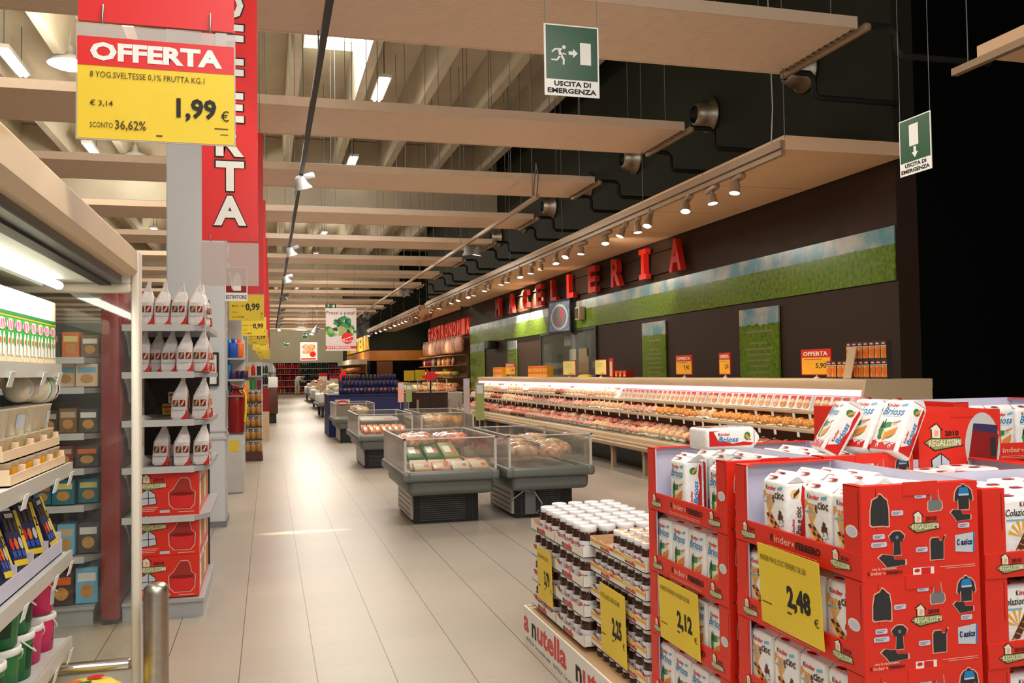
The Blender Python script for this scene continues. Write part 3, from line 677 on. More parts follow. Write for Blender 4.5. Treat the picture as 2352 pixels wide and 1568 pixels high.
# ================================================================== DAIRY CASE (beside the camera)
t = thing('refrigerated_case', 'open refrigerated dairy case with lit canopy and glass end panel', 'refrigerated case', (-.95, 2.9, 0))
M('postcream', (226, 216, 202), .4, .1, .03)
XF = -.505; Y0, Y1 = 1.2, 3.88
b = MB(); pr = [(-1.38, 2.08), (-.53, 2.08), (-.508, 2.055), (-.505, 1.975), (-.53, 1.955), (-.56, 1.955), (-.56, 1.99), (-1.38, 1.99)]
b.add([(x, Y0, z) for x, z in pr] + [(x, Y1 - .02, z) for x, z in pr], [tuple(range(8)), tuple(range(15, 7, -1))] + [(i, i + 8, (i + 1) % 8 + 8, (i + 1) % 8) for i in range(8)], 'canopy_beige'); b.build('canopy', t)
MB().box(-.66, Y0, 1.925, -.56, Y1 - .06, 1.96, 'greydk').box(-.64, Y0, 1.915, -.6, Y1 - .06, 1.925, 'black').build('air_grille', t)
MB().box(-.93, Y0, 1.93, -.66, Y1 - .06, 1.955, 'lightgrey').build('light_reflector', t)
MB().tube([(-.77, Y0, 1.905), (-.77, Y1 - .14, 1.905)], .016, 'casetube', 10).build('light_tube', t)
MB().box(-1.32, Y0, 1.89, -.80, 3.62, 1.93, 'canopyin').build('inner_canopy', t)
MB().box(-1.4, Y0, .12, -1.33, Y1, 1.99, 'lightgrey').build('back_panel', t)
MB().rbox(-1.38, Y0, 0, -.52, Y1 - .04, .1, 'darkgrey', .01).rbox(-1.38, Y0, .1, -.5, Y1 - .04, .3, 'white', .03).build('base_deck', t)
b = MB().rbox(-.53, Y1 - .03, 0, -.495, Y1 + .03, 2.06, 'postcream', .01).rbox(-1.4, Y1 - .03, 1.89, -.53, Y1 + .03, 1.93, 'postcream', .01)
b.rbox(-1.4, Y1 - .025, 1.925, -.53, Y1 + .02, 2.05, 'white', .01).rbox(-1.4, Y1 - .03, .395, -.53, Y1 + .03, .43, 'chrome', .012).box(-1.4, Y1 - .02, .06, -.53, Y1 + .02, .395, 'freezerlight')
b.rbox(-1.4, Y1 - .03, 0, -1.36, Y1 + .03, 2.0, 'lightgrey', .01); b.build('end_frame', t)
MB().box(-1.36, Y1 - .004, .43, -.53, Y1 + .004, 1.89, 'glass').build('glass_panel', t)
SH = [(1.6, -.79), (1.22, -.75), (.88, -.75), (.55, -.75)]
for z, x in SH:
    sh = MB().box(-1.33, Y0, z - .022, x, 3.82, z, 'lightgrey').build('shelf', t)
    MB().add([(x, Y0, z - .045), (x + .014, Y0, z - .045), (x + .014, Y0, z + .006), (x, Y0, z + .004), (x, 3.82, z - .045), (x + .014, 3.82, z - .045), (x + .014, 3.82, z + .006), (x, 3.82, z + .004)],
             [(0, 1, 2, 3), (7, 6, 5, 4), (0, 4, 5, 1), (1, 5, 6, 2), (2, 6, 7, 3), (3, 7, 4, 0)], 'freezerlight').build('price_rail', sh)
    for yy in (3.08, 3.5, 3.74):
        fr = frame((x + .016, yy + .03, z - .075), (0, -1, 0), (.25, 0, .97))
        MB().prism(fr, [(0, 0), (.055, 0), (.055, .05), (0, .05)], .002, 'gloss_white').build('price_tag', sh)
area((-.72, 2.9, 1.88), .08, 1.7, 11, (.97, 1, .9), name='case_light')

# probiotic drink packs on the top shelf
def drink(lab):
    t = thing('drink_multipack', lab, 'drink pack', (0, 0, 0), 'drink packs on the top dairy shelf')
    fr = fx(0, .095, 0); b = MB()
    pts = [(0, 0), (.095, 0), (.095, .285)] + [(.095 - .095 * k / 8, .285 + (.006 if k % 2 else 0)) for k in range(1, 8)] + [(0, .285)]
    b.prism(frame((.05, .095, 0), (0, -1, 0), (0, 0, 1)), pts, .05, 'cream')
    b.build('carton', t, True); b = MB()
    b.quad(fr, 0, .07, .095, .2, 'brightgreen'); b.quad(fr, 0, .185, .095, .2, 'green', .0015); b.quad(fr, 0, .178, .095, .184, 'amber', .0018)
    b.ell(fr, .048, .148, .044, .024, 'white', .0018, 12)
    for k in range(4): b.poly(fr, [(.012 + k * .02, .13), (.02 + k * .02, .13), (.026 + k * .02, .165), (.016 + k * .02, .165)], 'magenta', .0025)
    for k in range(2):
        b.poly(fr, [(.014 + k * .042, .03), (.044 + k * .042, .03), (.044 + k * .042, .1), (.036 + k * .042, .118), (.022 + k * .042, .118), (.014 + k * .042, .1)], 'white', .002)
        b.ell(fr, .032 + k * .042, .085, .009, .012, 'orange', .0026, 8)
    b.quad(fr, .002, .004, .093, .022, 'peach', .002); b.build('front_print', t, True); return t
p0 = drink('green and white drink carton on the top dairy shelf, next to the glass end'); index_children(); p0.location = (-.795, 3.8, 1.604); p0.rotation_euler = (0, 0, PI)
p0.scale = (1, 1, .82)
for k in range(1, 11):
    dup(p0, (-.795, 3.8 - k * .097, 1.604), label='green and white drink carton on the top dairy shelf, %s from the glass end' % nth(k))

# yoghurt pots in tiered trays
def pot(lab, r, h, mat, grp, name='yoghurt_pot'):
    t = MB().lathe([(0, 0), (r * .74, 0), (r, h * .93), (r * 1.06, h * .94), (r * 1.06, h)], 'yogurt', 16).build(name); tag(t, lab, 'yoghurt pot', grp); t.location = (0, 0, 0)
    MB().lathe([(r * 1.05, h), (0, h + .001)], 'chrome', 16).build('foil_lid', t, True)
    fr = frame((0, 0, 0), (1, 0, 0), (0, 0, 1)); b = MB()
    for a0, mm in ((-.5, mat), (2.2, mat)):
        vs = []
        for i in range(5):
            a = a0 + i * .22
            for zz in (.22, .72): rr = r * (.74 + .26 * zz / .93) * 1.01; vs.append((rr * math.cos(a), rr * math.sin(a), zz * h))
        b.add(vs, [(2 * i, 2 * i + 2, 2 * i + 3, 2 * i + 1) for i in range(4)], mm)
    b.build('printed_label', t, True)
    return t
pA = pot('small yoghurt pot in the lower tier of the tray, next to the glass end', .034, .066, 'amber', 'small yoghurt pots in tiered trays')
pB = pot('small yoghurt pot in the upper tier of the tray, next to the glass end', .034, .066, 'olive', 'small yoghurt pots in tiered trays')
pC = pot('large white yoghurt pot on top of the tray, next to the glass end', .048, .09, 'packgreyblue', 'large yoghurt pots on the tray')
index_children()
def tray_box(x0, y0, z0, x1, y1, h, lab, m='peach'):
    t = thing('carton_tray', lab, 'carton', ((x0 + x1) / 2, (y0 + y1) / 2, z0), 'carton trays in the dairy case')
    MB().box(x0, y0, z0, x1, y1, z0 + .004, m).build('tray_floor', t)
    MB().box(x1 - .004, y0, z0, x1, y1, z0 + h, m).box(x0, y0, z0, x0 + .004, y1, z0 + h * 1.6, m).box(x0 + .004, y0, z0, x1 - .004, y0 + .004, z0 + h * 1.5, m).box(x0 + .004, y1 - .004, z0, x1 - .004, y1, z0 + h * 1.5, m).build('tray_wall', t)
for tier in range(2):
    for s in range(4):
        y = 3.78 - s * .19; z = 1.222 + tier * .072; x1 = -.755 - tier * .02
        tray_box(x1 - .21, y - .185, z, x1, y, .035, 'peach carton tray of small yoghurt pots, %s tier, %s from the glass end' % (('lower', 'upper')[tier], nth(s)))
        for q in range(2):
            for rr in range(2):
                first = s == 0 and q == 0 and rr == 0; pp = (pA, pB)[tier]; pos = (x1 - .045 - rr * .085, y - .048 - q * .088, z + .005)
                if first: pp.location = pos
                else: dup(pp, pos, rz=random.random() * 6, label='small yoghurt pot in the %s tier, %s tray from the glass end, %s %s' % (('lower', 'upper')[tier], nth(s), ('front', 'rear')[rr], ('far', 'near')[q]))
for k in range(6):
    pos = (-.84, 3.72 - k * .115, 1.366)
    if k == 0: pC.location = pos
    else: dup(pC, pos, rz=k, label='large white yoghurt pot on top of the trays, %s from the glass end' % nth(k))
for k, (x, y, z) in enumerate(((-.84, 3.44, 1.507), (-.84, 3.55, 1.507))):
    dup(pC, (x, y, z), label='large yoghurt pot lying on its side over the others, %s' % ('near one', 'far one')[k], rot=(-PI / 2 + .1, 0, .2), group='toppled yoghurt pots')
def sleeve(y, m, lab):
    t = thing('pot_sleeve', lab, 'yoghurt sleeve', (-.84, y, 1.458), 'card sleeves')
    b = MB()
    for k in range(3): b.lathe([(0, 0), (.052, 0), (.055, .012), (.052, .02), (0, .02)], ('white', m, 'white')[k], 14, (-.84, y + k * .021, 1.512), 'Y')
    b.build('stacked_rims', t); MB().lathe([(0, -.07), (.036, -.07), (.05, 0)], 'yogurt', 14, (-.84, y, 1.512), 'Y').build('pot_wall', t)
sleeve(3.68, 'brightgreen', 'white and green rims of toppled pots above the yoghurt trays'); sleeve(3.79, 'purple', 'white and purple rims of toppled pots beside the glass')

# blister packs in white trays, third shelf
def blister(lab):
    t = thing('blister_pack', lab, 'dessert pack', (0, 0, 0), 'yellow edged dessert packs')
    fr = fx(0, .13, 0); b = MB().prism(frame((.012, .13, 0), (0, -1, 0), (0, 0, 1)), [(0, 0), (.13, 0), (.13, .19), (0, .19)], .012, 'navy')
    b.build('backing_card', t, True); b = MB()
    b.quad(fr, .105, 0, .13, .19, 'yellow'); b.quad(fr, .0, .0, .13, .02, 'yellow', .0012)
    for i in range(3):
        b.ell(fr, .02 + i * .033, .075, .014, .022, ('printred', 'orange', 'lightgrey')[i], .002, 8); b.quad(fr, .008 + i * .033, .03, .034 + i * .033, .05, 'royal', .002); b.quad(fr, .008 + i * .033, .12, .034 + i * .033, .16, 'boxdark', .002)
    b.text(fr, '2', .109, .1, .126, .135, 'ink', .002, .03); b.quad(fr, .03, .165, .09, .18, 'white', .002); b.build('card_face', t, True); return t
q0 = blister('dark dessert pack with yellow edge, third dairy shelf, next to the glass end'); index_children()
q0.location = (-.775, 3.78, .925); q0.rotation_euler = (0, math.radians(-18), PI)
q0.rotation_euler = (0, math.radians(20), PI)
for k in range(1, 8):
    dup(q0, (-.775 - .03 * (k % 2), 3.78 - k * .1, .925), label='dark dessert pack with yellow edge, third dairy shelf, %s from the glass end' % nth(k), rot=(random.uniform(-.15, .15), math.radians(20 + 12 * (k % 2)), PI + random.uniform(-.3, .3)))
for s in range(4):
    y = 3.78 - s * .21
    tray_box(-1.0, y - .205, .882, -.765, y, .055, 'pale carton tray of dark dessert packs, third shelf, %s from the glass end' % nth(s), 'lavender')
# tubs, fourth shelf
def tub(lab, grp, body, r, h):
    t = MB().lathe([(0, 0), (r * .88, 0), (r, h * .86)], body, 20).build('food_tub'); tag(t, lab, 'tub', grp)
    MB().lathe([(r * 1.0, h * .84), (r * 1.07, h * .85), (r * 1.07, h * .97), (r * .98, h), (r * .9, h * .97), (0, h * .97)], 'gloss_white', 20).build('lid', t, True)
    b = MB()
    for a0 in (-.5, 2.5):
        vs = []
        for i in range(7):
            a = a0 + i * .2
            for zz in (.2, .7): rr = r * (.88 + .12 * zz / .86) * 1.012; vs.append((rr * math.cos(a), rr * math.sin(a), zz * h))
        b.add(vs, [(2 * i, 2 * i + 2, 2 * i + 3, 2 * i + 1) for i in range(6)], 'packgreyblue' if body == 'magenta' else 'darkgreen')
    b.build('printed_label', t, True)
    b = MB(); b.tube([(r * math.cos(a) * 1.09, r * math.sin(a) * 1.09, h * .9 - .5 * h * math.sin((a + .9) / 2.6 * PI) * .8) for a in [-.9 + 2.6 * k / 10 for k in range(11)]], .003, 'gloss_white', 5); b.build('handle', t, True)
    return t
tm = tub('pink and white dessert bucket, fourth dairy shelf, upper one by the glass end', 'pink dessert buckets', 'magenta', .062, .13)
tg = tub('green dessert bucket, fourth dairy shelf, upper one nearest the camera', 'green dessert buckets', 'green', .072, .15)
index_children()
tm.location = (-.83, 3.68, .69)
dup(tm, (-.83, 3.68, .553), rz=.4, label='pink and white dessert bucket, fourth dairy shelf, lower one by the glass end')
dup(tm, (-.98, 3.7, .553), rz=1.4, label='pink and white dessert bucket, fourth dairy shelf, hidden behind by the glass end')
dup(tm, (-.84, 3.53, .553), rz=.9, label='pink and white dessert bucket, fourth dairy shelf, second lower one from the glass end')
tg.location = (-.84, 3.36, .553)
for k, (y, z) in enumerate(((3.36, .707), (3.19, .553), (3.19, .707), (3.02, .553))):
    dup(tg, (-.84, y, z), rz=k, label='green dessert bucket, fourth dairy shelf, %s' % ('stacked upper one of the far pair', 'lower one of the middle pair', 'stacked upper one of the middle pair', 'single one at the end of the row')[k])
tag(tg, 'green dessert bucket, fourth dairy shelf, lower one of the far pair')
# bags on the deck
def bag(lab, loc, rz):
    t = thing('snack_bag', lab, 'bag', loc, 'yellow bags on the dairy deck', rz); WPOS[t.name] = Vector(loc)
    b = MB().blob((0, 0, .05), .14, .11, .05, 'yellow', 14, 8, .06); b.build('bag_body', t, True)
    b = MB(); f = frame((-.1, -.06, .098), (1, 0, 0), (0, 1, 0)); b.ell(f, .06, .06, .03, .02, 'orange', .004); b.ell(f, .14, .08, .03, .025, 'printred', .004); b.quad(f, .08, .02, .12, .04, 'green', .006); b.build('print', t, True)
bag('yellow food bag lying on the dairy deck by the glass end', (-.67, 3.70, .315), .3); bag('yellow food bag lying on the dairy deck, second from the glass end', (-.72, 3.48, .31), -.2); bag('yellow food bag on the dairy deck, third from the glass end', (-.72, 3.25, .31), .1)
t = thing('bollard', 'brushed steel bollard at the corner of the dairy case', 'bollard', (-.425, 3.75, 0))
MB().lathe([(.047, .0), (.047, .71), (.044, .735), (.03, .748), (0, .75)], 'brushed', 28, (-.425, 3.75, 0)).build('post', t)
MB().lathe([(.075, 0), (.075, .008), (.047, .01)], 'steel', 24, (-.425, 3.75, 0)).build('base_plate', t)

# ================================================================== END SHELVES behind the dairy case
def end_unit(x0, x1, y0, y1, levels, lab):
    t = thing('shelf_unit', lab, 'shelving', ((x0 + x1) / 2, y0, 0))
    MB().box(x0, y0 + .02, 0, x1 - .04, y1, .1, 'shelfgrey').box(x0, y0, .1, x1 - .03, y1, .12, 'shelfgrey').build('plinth', t)
    MB().box(x0, y1 - .03, .1, x1 - .06, y1, levels[0] + .25, 'boxdark' if x0 > -1.1 else 'darkgrey').build('back_panel', t)
    for z in levels:
        fr = frame((0, 0, z - .035), (1, 0, 0), (0, 1, 0))
        s = MB().prism(fr, [(x0, y0), (x1 - .09, y0), (x1, y0 + .12), (x1, y1), (x0, y1)], .032, 'shelfgrey').build('shelf', t)
        MB().box(x0, y0 - .008, z - .038, x1 - .09, y0, z + .004, 'lightgrey').build('price_rail', s)
        b = MB(); pts = [(0, 0), (0, -.04)] + [(.02 + .16 * math.sin(a), -.04 - .1 * (1 - math.cos(a))) for a in (.2, .5, .8, 1.1, 1.4)]
        b.prism(frame((x0 + .012, y0 + .02, z - .036), (0, 1, 0), (0, 0, 1)), [(0, 0), (0, -.02), (.05, -.035), (.1, -.06), (.15, -.1), (.19, -.16), (.22, -.16), (.22, 0)], .008, 'lightgrey'); b.build('bracket', s)
    for x in (x0 + .03, x1 - .1): MB().tube([(x, y0 + .08, 0), (x, y0 + .08, .09)], .02, 'steel', 8).build('foot', t)
    return t
LV = [1.885, 1.58, 1.27, .97, .655]
end_unit(-.9, -.375, 6.15, 7.25, LV, 'grey end shelves with white bags and red appliance cartons at the aisle')
end_unit(-2.1, -1.03, 6.15, 6.7, [1.68, 1.49, 1.2, .98, .75, .43], 'dark shelving with cartons seen through the glass of the dairy case')
t = thing('shelf_divider', 'tall red divider board between the two shelf units', 'divider', (-.965, 6.2, 0)); MB().rbox(-1.02, 6.13, .03, -.91, 6.7, 2.4, 'darkred', .01).build('divider_board', t); MB().box(-1.01, 6.14, 0, -.92, 6.6, .03, 'black').build('base_strip', t)
MATS['darkred'].node_tree.nodes['Principled BSDF'].inputs['Roughness'].default_value = .25
# white bags
def bisc(lab):
    t = thing('food_bag', lab, 'bag', (0, 0, 0), 'white gusseted bags on the end shelves')
    k = 10; vs = []; rows = [(0, .045, .038), (.015, .05, .042), (.11, .051, .04), (.15, .05, .036), (.185, .04, .022), (.22, .026, .01), (.25, .013, .004), (.288, .014, .003)]
    for z, a, c in rows:
        for j in range(k):
            p = 2 * PI * j / k; cx, sy = math.cos(p), math.sin(p)
            vs.append((.025 * max(0, z - .12) / .16 + a * (abs(cx) ** .35) * (1 if cx >= 0 else -1) + random.uniform(-.004, .004), random.uniform(-.003, .003) + c * (abs(sy) ** .35) * (1 if sy >= 0 else -1), z))
    fs = [tuple(reversed(range(k)))] + [(i * k + j, i * k + (j + 1) % k, (i + 1) * k + (j + 1) % k, (i + 1) * k + j) for i in range(len(rows) - 1) for j in range(k)] + [tuple(range((len(rows) - 1) * k, len(rows) * k))]
    MB().add(vs, fs, 'bagwhite', False).build('bag_body', t, True)
    fr = fy(-.05, -.046, 0); b = MB()
    b.quad(fr, .012, .085, .046, .125, 'brownc'); b.quad(fr, .056, .085, .09, .125, 'darkred'); b.poly(fr, [(.016, .09), (.03, .09), (.042, .122), (.03, .122)], 'bread', .0015); b.poly(fr, [(.06, .09), (.07, .09), (.086, .122), (.078, .122)], 'peach', .0015)
    b.quad(fr, .01, .06, .09, .08, 'lightgrey', .0008); b.poly(fr, [(.06, 0), (.1, 0), (.1, .07), (.085, .03)], 'red', .0022); b.build('print', t, True)
    fr = frame((.0565, -.04, 0), (0, 1, 0), (0, 0, 1)); b = MB(); b.poly(fr, [(0, 0), (.08, 0), (.08, .05), (.03, .03), (0, .08)], 'red', .001); b.ell(fr, .045, .1, .025, .035, 'orange', .001); b.ell(fr, .04, .15, .012, .02, 'bread', .001); b.build('side_print', t, True)
    return t
g0 = bisc('white gusseted bag on the top end shelf, first from the dairy case'); index_children()
rows = [(1.888, [(-.77, 6.24), (-.67, 6.25), (-.56, 6.23), (-.46, 6.24), (-.43, 6.42)]), (1.583, [(-.8, 6.3), (-.72, 6.38), (-.63, 6.3), (-.53, 6.22), (-.43, 6.24), (-.43, 6.42), (-.42, 6.6)]), (1.273, [(-.56, 6.24), (-.43, 6.26), (-.43, 6.45)]), (.973, [(-.68, 6.3), (-.55, 6.24), (-.43, 6.26), (-.43, 6.45)])]
first = True
for (z, ps), nm in zip(rows, ('top', 'second', 'third', 'fourth')):
    for i, (x, y) in enumerate(ps):
        if first: g0.location = (x, y, z); first = False
        else: dup(g0, (x, y, z), rz=random.uniform(-.15, .15) + (1.35 if y > 6.35 and x > -.5 else 0), label='white gusseted bag on the %s end shelf, %s from the dairy case' % (nm, nth(i)))
def logo(b, fr, x, y, s, n=.001):
    q = s * .68; P = lambda pts: [(x + a * s, y + c * q) for a, c in pts]
    b.poly(fr, P([(0, .38), (.28, .1), (1.05, .24), (1.0, .3), (.95, .52), (.5, .5), (.34, .62)]), 'ink', n); b.poly(fr, P([(.03, .38), (.29, .14), (1.0, .26), (.93, .49), (.5, .47), (.34, .58)]), 'olive', n + .0004)
    b.poly(fr, P([(.2, .5), (.46, .48), (.46, .76), (.52, .76), (.34, 1.0), (.14, .84), (.2, .8)]), 'ink', n + .0006); b.poly(fr, P([(.22, .53), (.44, .51), (.44, .8), (.34, .96), (.17, .82), (.22, .8)]), 'cream', n + .0009)
    b.poly(fr, P([(.28, .58), (.36, .57), (.4, .74), (.3, .78)]), 'glow_pink', n + .0012)
    b.text(fr, '2010', x + .56 * s, y + .57 * q, x + .92 * s, y + .74 * q, 'ink', n + .001, .03); b.text(fr, 'REGALISSIMI', x + .13 * s, y + .25 * q, x + .98 * s, y + .46 * q, 'cream', n + .0012, .02)
def window_print(b, fr, x, y, s):
    P = lambda pts: [(x + a * s, y + c * s) for a, c in pts]
    b.poly(fr, P([(.1, 0), (.95, .1), (.85, .7), (.45, 1), (0, .75)]), 'ink', .001); b.poly(fr, P([(.13, .04), (.9, .13), (.82, .67), (.45, .95), (.05, .73)]), 'packgreyblue', .0015)
    b.poly(fr, P([(.46, .06), (.5, .06), (.48, .95), (.44, .95)]), 'ink', .002); b.poly(fr, P([(.08, .42), (.88, .46), (.88, .5), (.08, .46)]), 'ink', .002)
    for k in range(3): b.quad(fr, x + .05 * s, y - (.12 + .1 * k) * s, x + (1.0 - .1 * k) * s, y - (.08 + .1 * k) * s, 'glow_pink', .001)
# red ice-cream-maker cartons
def appliance(lab):
    t = thing('appliance_carton', lab, 'carton', (0, 0, 0), 'red appliance cartons')
    MB().rbox(0, 0, 0, .39, .9, .27, 'trayred', .003, 1).build('carton', t, True)
    fr = fy(0, 0, 0); b = MB(); logo(b, fr, .01, .145, .18); window_print(b, fr, .03, .06, .11)
    o = [(.235, .03), (.34, .03), (.365, .06), (.37, .14), (.345, .16), (.335, .215), (.32, .235), (.275, .235), (.255, .205), (.23, .165), (.2, .14), (.205, .06)]
    b.poly(fr, o, 'glow_pink', .001); c = (.285, .13)
    b.poly(fr, [(c[0] + (a - c[0]) * .93, c[1] + (d - c[1]) * .95) for a, d in o], 'winered', .0015); b.poly(fr, [(.235, .04), (.335, .04), (.355, .065), (.355, .12), (.22, .12), (.215, .065)], 'bannerred', .002)
    b.ell(fr, .287, .13, .068, .012, 'darkred', .0025); b.quad(fr, .15, .012, .21, .03, 'packgreyblue'); b.quad(fr, .26, .012, .36, .017, 'glow_pink')
    b.build('print', t, True)
    fr = frame((.39, 0, 0), (0, 1, 0), (0, 0, 1)); b = MB()
    for k in range(4): b.quad(fr, .03 + k * .22, .04, .19 + k * .22, .2, 'cream' if k % 2 == 0 else 'bread'); b.quad(fr, .05 + k * .22, .21, .2 + k * .22, .25, 'white')
    b.build('side_print', t, True); return t
a0 = appliance('red appliance carton alone on the lowest raised shelf'); index_children(); a0.location = (-.83, 6.2, .66)
dup(a0, (-.83, 6.2, .125), label='red appliance carton at the bottom of the end shelves'); dup(a0, (-.83, 6.2, .396), label='red appliance carton stacked on the bottom one')
# items inside the fourth level seen behind bags, and cartons of the dark unit
n = 0
def small_box(x, y, z, wx, dy, h, m, lab, grp, m2=None):
    t = thing('food_carton', lab, 'carton', (x + wx / 2, y, z), grp)
    MB().rbox(x, y, z, x + wx, y + dy, z + h, m, .003, 1).build('carton', t)
    fr = fy(x, y, z); b = MB(); b.quad(fr, wx * .1, h * .62, wx * .9, h * .85, m2 or 'tan'); b.ell(fr, wx * .5, h * .35, wx * .3, h * .2, 'bread', .001, 10); b.build('print', t)
for z, h, ms, nm in ((1.685, .16, ('boxbrown', 'orange', 'boxdark', 'teal', 'green', 'boxbrown'), 'top'), (1.495, .15, ('peach', 'peach', 'peach', 'peach', 'boxbrown', 'peach'), 'second'), (1.205, .16, ('boxdark', 'boxbrown', 'boxdark', 'boxbrown', 'boxdark', 'boxdark'), 'third'), (.985, .15, ('boxdark', 'darkred', 'boxdark', 'teal', 'boxdark', 'boxdark'), 'fourth'), (.755, .16, ('teal', 'teal', 'teal', 'boxdark', 'boxdark', 'boxdark'), 'fifth'), (.435, .22, ('boxdark', 'skyblue', 'boxdark', 'teal', 'boxdark', 'skyblue'), 'sixth'), (.125, .24, ('skyblue', 'boxdark', 'teal', 'boxdark', 'skyblue', 'boxdark'), 'lowest')):
    x = -1.04
    for i, m in enumerate(ms):
        wx = random.uniform(.1, .14); x -= .01
        small_box(x - wx, 6.2 + random.uniform(0, .05), z, wx, .14, h * random.uniform(.85, 1), m, 'food carton on the %s shelf behind the glass, %s from the red divider' % (nm, nth(i)), 'cartons on the dark shelving', random.choice(('orange', 'tan', 'skyblue', 'paleyellow', 'white')))
        x -= wx
for i, (x, z, m) in enumerate(((-.74, 1.275, 'yellow'), (-.66, 1.275, 'olive'), (-.7, 1.36, 'white'), (-.74, .975, 'white'))):
    small_box(x, 6.9, z, .07, .1, .08, m, 'small pale carton at the back of the end shelves, %s' % nth(i), 'small cartons at the back', 'printred')

# ================================================================== PILLAR FITTINGS and the far aisle side
t = thing('picture_frame', 'black framed notice hanging on the white pillar behind the bags', 'notice', (-.73, 9.66, 1.45))
b = MB(); b.box(-.97, 9.66, 1.45, -.49, 9.685, 1.47, 'black').box(-.97, 9.66, 1.775, -.49, 9.685, 1.795, 'black').box(-.97, 9.66, 1.47, -.95, 9.685, 1.775, 'black').box(-.51, 9.66, 1.47, -.49, 9.685, 1.775, 'black'); b.build('frame', t)
MB().box(-.95, 9.67, 1.47, -.51, 9.684, 1.775, 'white').build('sheet', t)
t = thing('fire_extinguisher', 'red fire extinguisher hanging on the side of the white pillar', 'fire extinguisher', (-.33, 10.0, .94))
MB().lathe([(0, .94), (.075, .94), (.085, .96), (.088, 1.3), (.08, 1.345), (.05, 1.375), (.028, 1.39), (.028, 1.41)], 'darkred', 24, (-.33, 10, 0)).build('cylinder', t)
MB().rbox(-.39, 9.96, 1.4, -.26, 10.04, 1.425, 'black', .008).tube([(-.27, 10, 1.42), (-.38, 9.97, 1.455)], .012, 'red', 6).build('valve_handle', t)
MB().tube([(-.27, 10, 1.41), (-.235, 9.98, 1.36), (-.232, 9.97, 1.2), (-.24, 9.97, 1.06)], .012, 'yellow', 7).build('hose', t)
MB().box(-.43, 9.95, 1.2, -.41, 10.05, 1.4, 'steel').box(-.43, 9.9, 1.33, -.25, 9.905, 1.345, 'steel').build('wall_bracket', t)
t = thing('extinguisher_sign', 'white and red flag sign for the extinguisher beside the pillar', 'sign', (-.32, 9.74, 2.33))
fr = fy(-.43, 9.74, 2.33); MB().prism(fr, [(0, 0), (.225, 0), (.225, .36), (0, .36)], .008, 'gloss_white').build('panel', t)
b = MB(); f2 = lambda a, c, n=0: fr(a, c, n + .008)
b.quad(f2, .01, .09, .215, .35, 'darkred'); b.poly(f2, [(.08, .11), (.16, .11), (.16, .25), (.14, .29), (.1, .29), (.08, .25)], 'white', .002); b.poly(f2, [(.055, .3), (.085, .13), (.07, .12), (.04, .3)], 'white', .002); b.text(f2, 'ESTINTORE', .01, .025, .215, .065, 'ink', .002, .015); b.build('print', t)
t = thing('service_box', 'grey service box with a yellow sticker beyond the pillar', 'box', (-.44, 12.5, 0)); MB().rbox(-.56, 12.4, 0, -.32, 12.8, .78, 'lightgrey', .02).build('body', t); MB().box(-.5, 12.395, .55, -.38, 12.4, .7, 'yellow').build('sticker', t); MB().rbox(-.57, 12.39, .78, -.31, 12.81, .81, 'midgrey', .01).build('cover', t)

def product(x, y, z, kind, m, lab, grp):
    name = {'b': 'bottle', 'g': 'refill_bag', 'j': 'jar', 'c': 'carton'}[kind]
    b = MB()
    if kind == 'b': b.lathe([(0, 0), (.042, 0), (.045, .02), (.045, .17), (.016, .22), (.016, .25), (0, .25)], m, 10, (x, y, z), mats=[m, m, m, m, m, 'white'])
    elif kind == 'g': b.rbox(x - .07, y - .04, z, x + .07, y + .04, z + .24, m, .03).rbox(x - .03, y - .01, z + .24, x + .03, y + .01, z + .3, m, .01)
    elif kind == 'j': b.lathe([(0, 0), (.05, 0), (.052, .1), (.045, .115), (.046, .13), (0, .13)], m, 10, (x, y, z), mats=[m, m, m, 'darkred', 'darkred'])
    else: b.box(x - .045, y - .04, z, x + .045, y + .04, z + .2, m)
    o = b.build(name, loc=(x, y, z)); tag(o, lab, name.replace('_', ' '), grp)
def gondola(x0, x1, y0, y1, levels, lab):
    t = thing('gondola_shelf', lab, 'shelving', ((x0 + x1) / 2, y0, 0), 'gondola ends along the aisle')
    MB().box(x0, y0, 0, x1, y1, .1, 'shelfgrey').build('plinth', t); MB().box(x0, y1 - .05, .1, x1, y1, levels[0] + .3, 'lightgrey').build('back_panel', t)
    for z in levels: MB().box(x0, y0, z - .03, x1, y1 - .05, z, 'shelfgrey').build('shelf', t)
gondola(-.95, -.36, 14.4, 15.1, [1.83, 1.5, 1.18, .85, .5], 'gondola end with blue refill bags and dark jars beyond the pillar')
k = 0
for z, items in ((1.83, [('g', 'royal'), ('g', 'blue'), ('g', 'royal'), ('g', 'orange')]), (1.5, [('g', 'royal'), ('g', 'blue'), ('j', 'purple'), ('j', 'purple'), ('j', 'purple')]), (1.18, [('b', 'orange'), ('g', 'navy'), ('j', 'purple'), ('j', 'purple'), ('b', 'orange')]), (.85, [('b', 'orange'), ('g', 'navy'), ('b', 'blue'), ('j', 'purple')])):
    for i, (kd, m) in enumerate(items):
        product(-.69 + i * .085, 14.48 + .05 * (i % 2), z + .002, kd, m, '%s product, %s shelf of the refill gondola beyond the pillar, %s along' % (m, {1.83: 'top', 1.5: 'second', 1.18: 'third', .85: 'lowest'}[z], nth(i)), 'products on the refill gondola')
gondola(-.9, -.12, 19.8, 20.6, [1.55, 1.25, .95, .6], 'gondola end with yellow and red packs behind the jar rack')
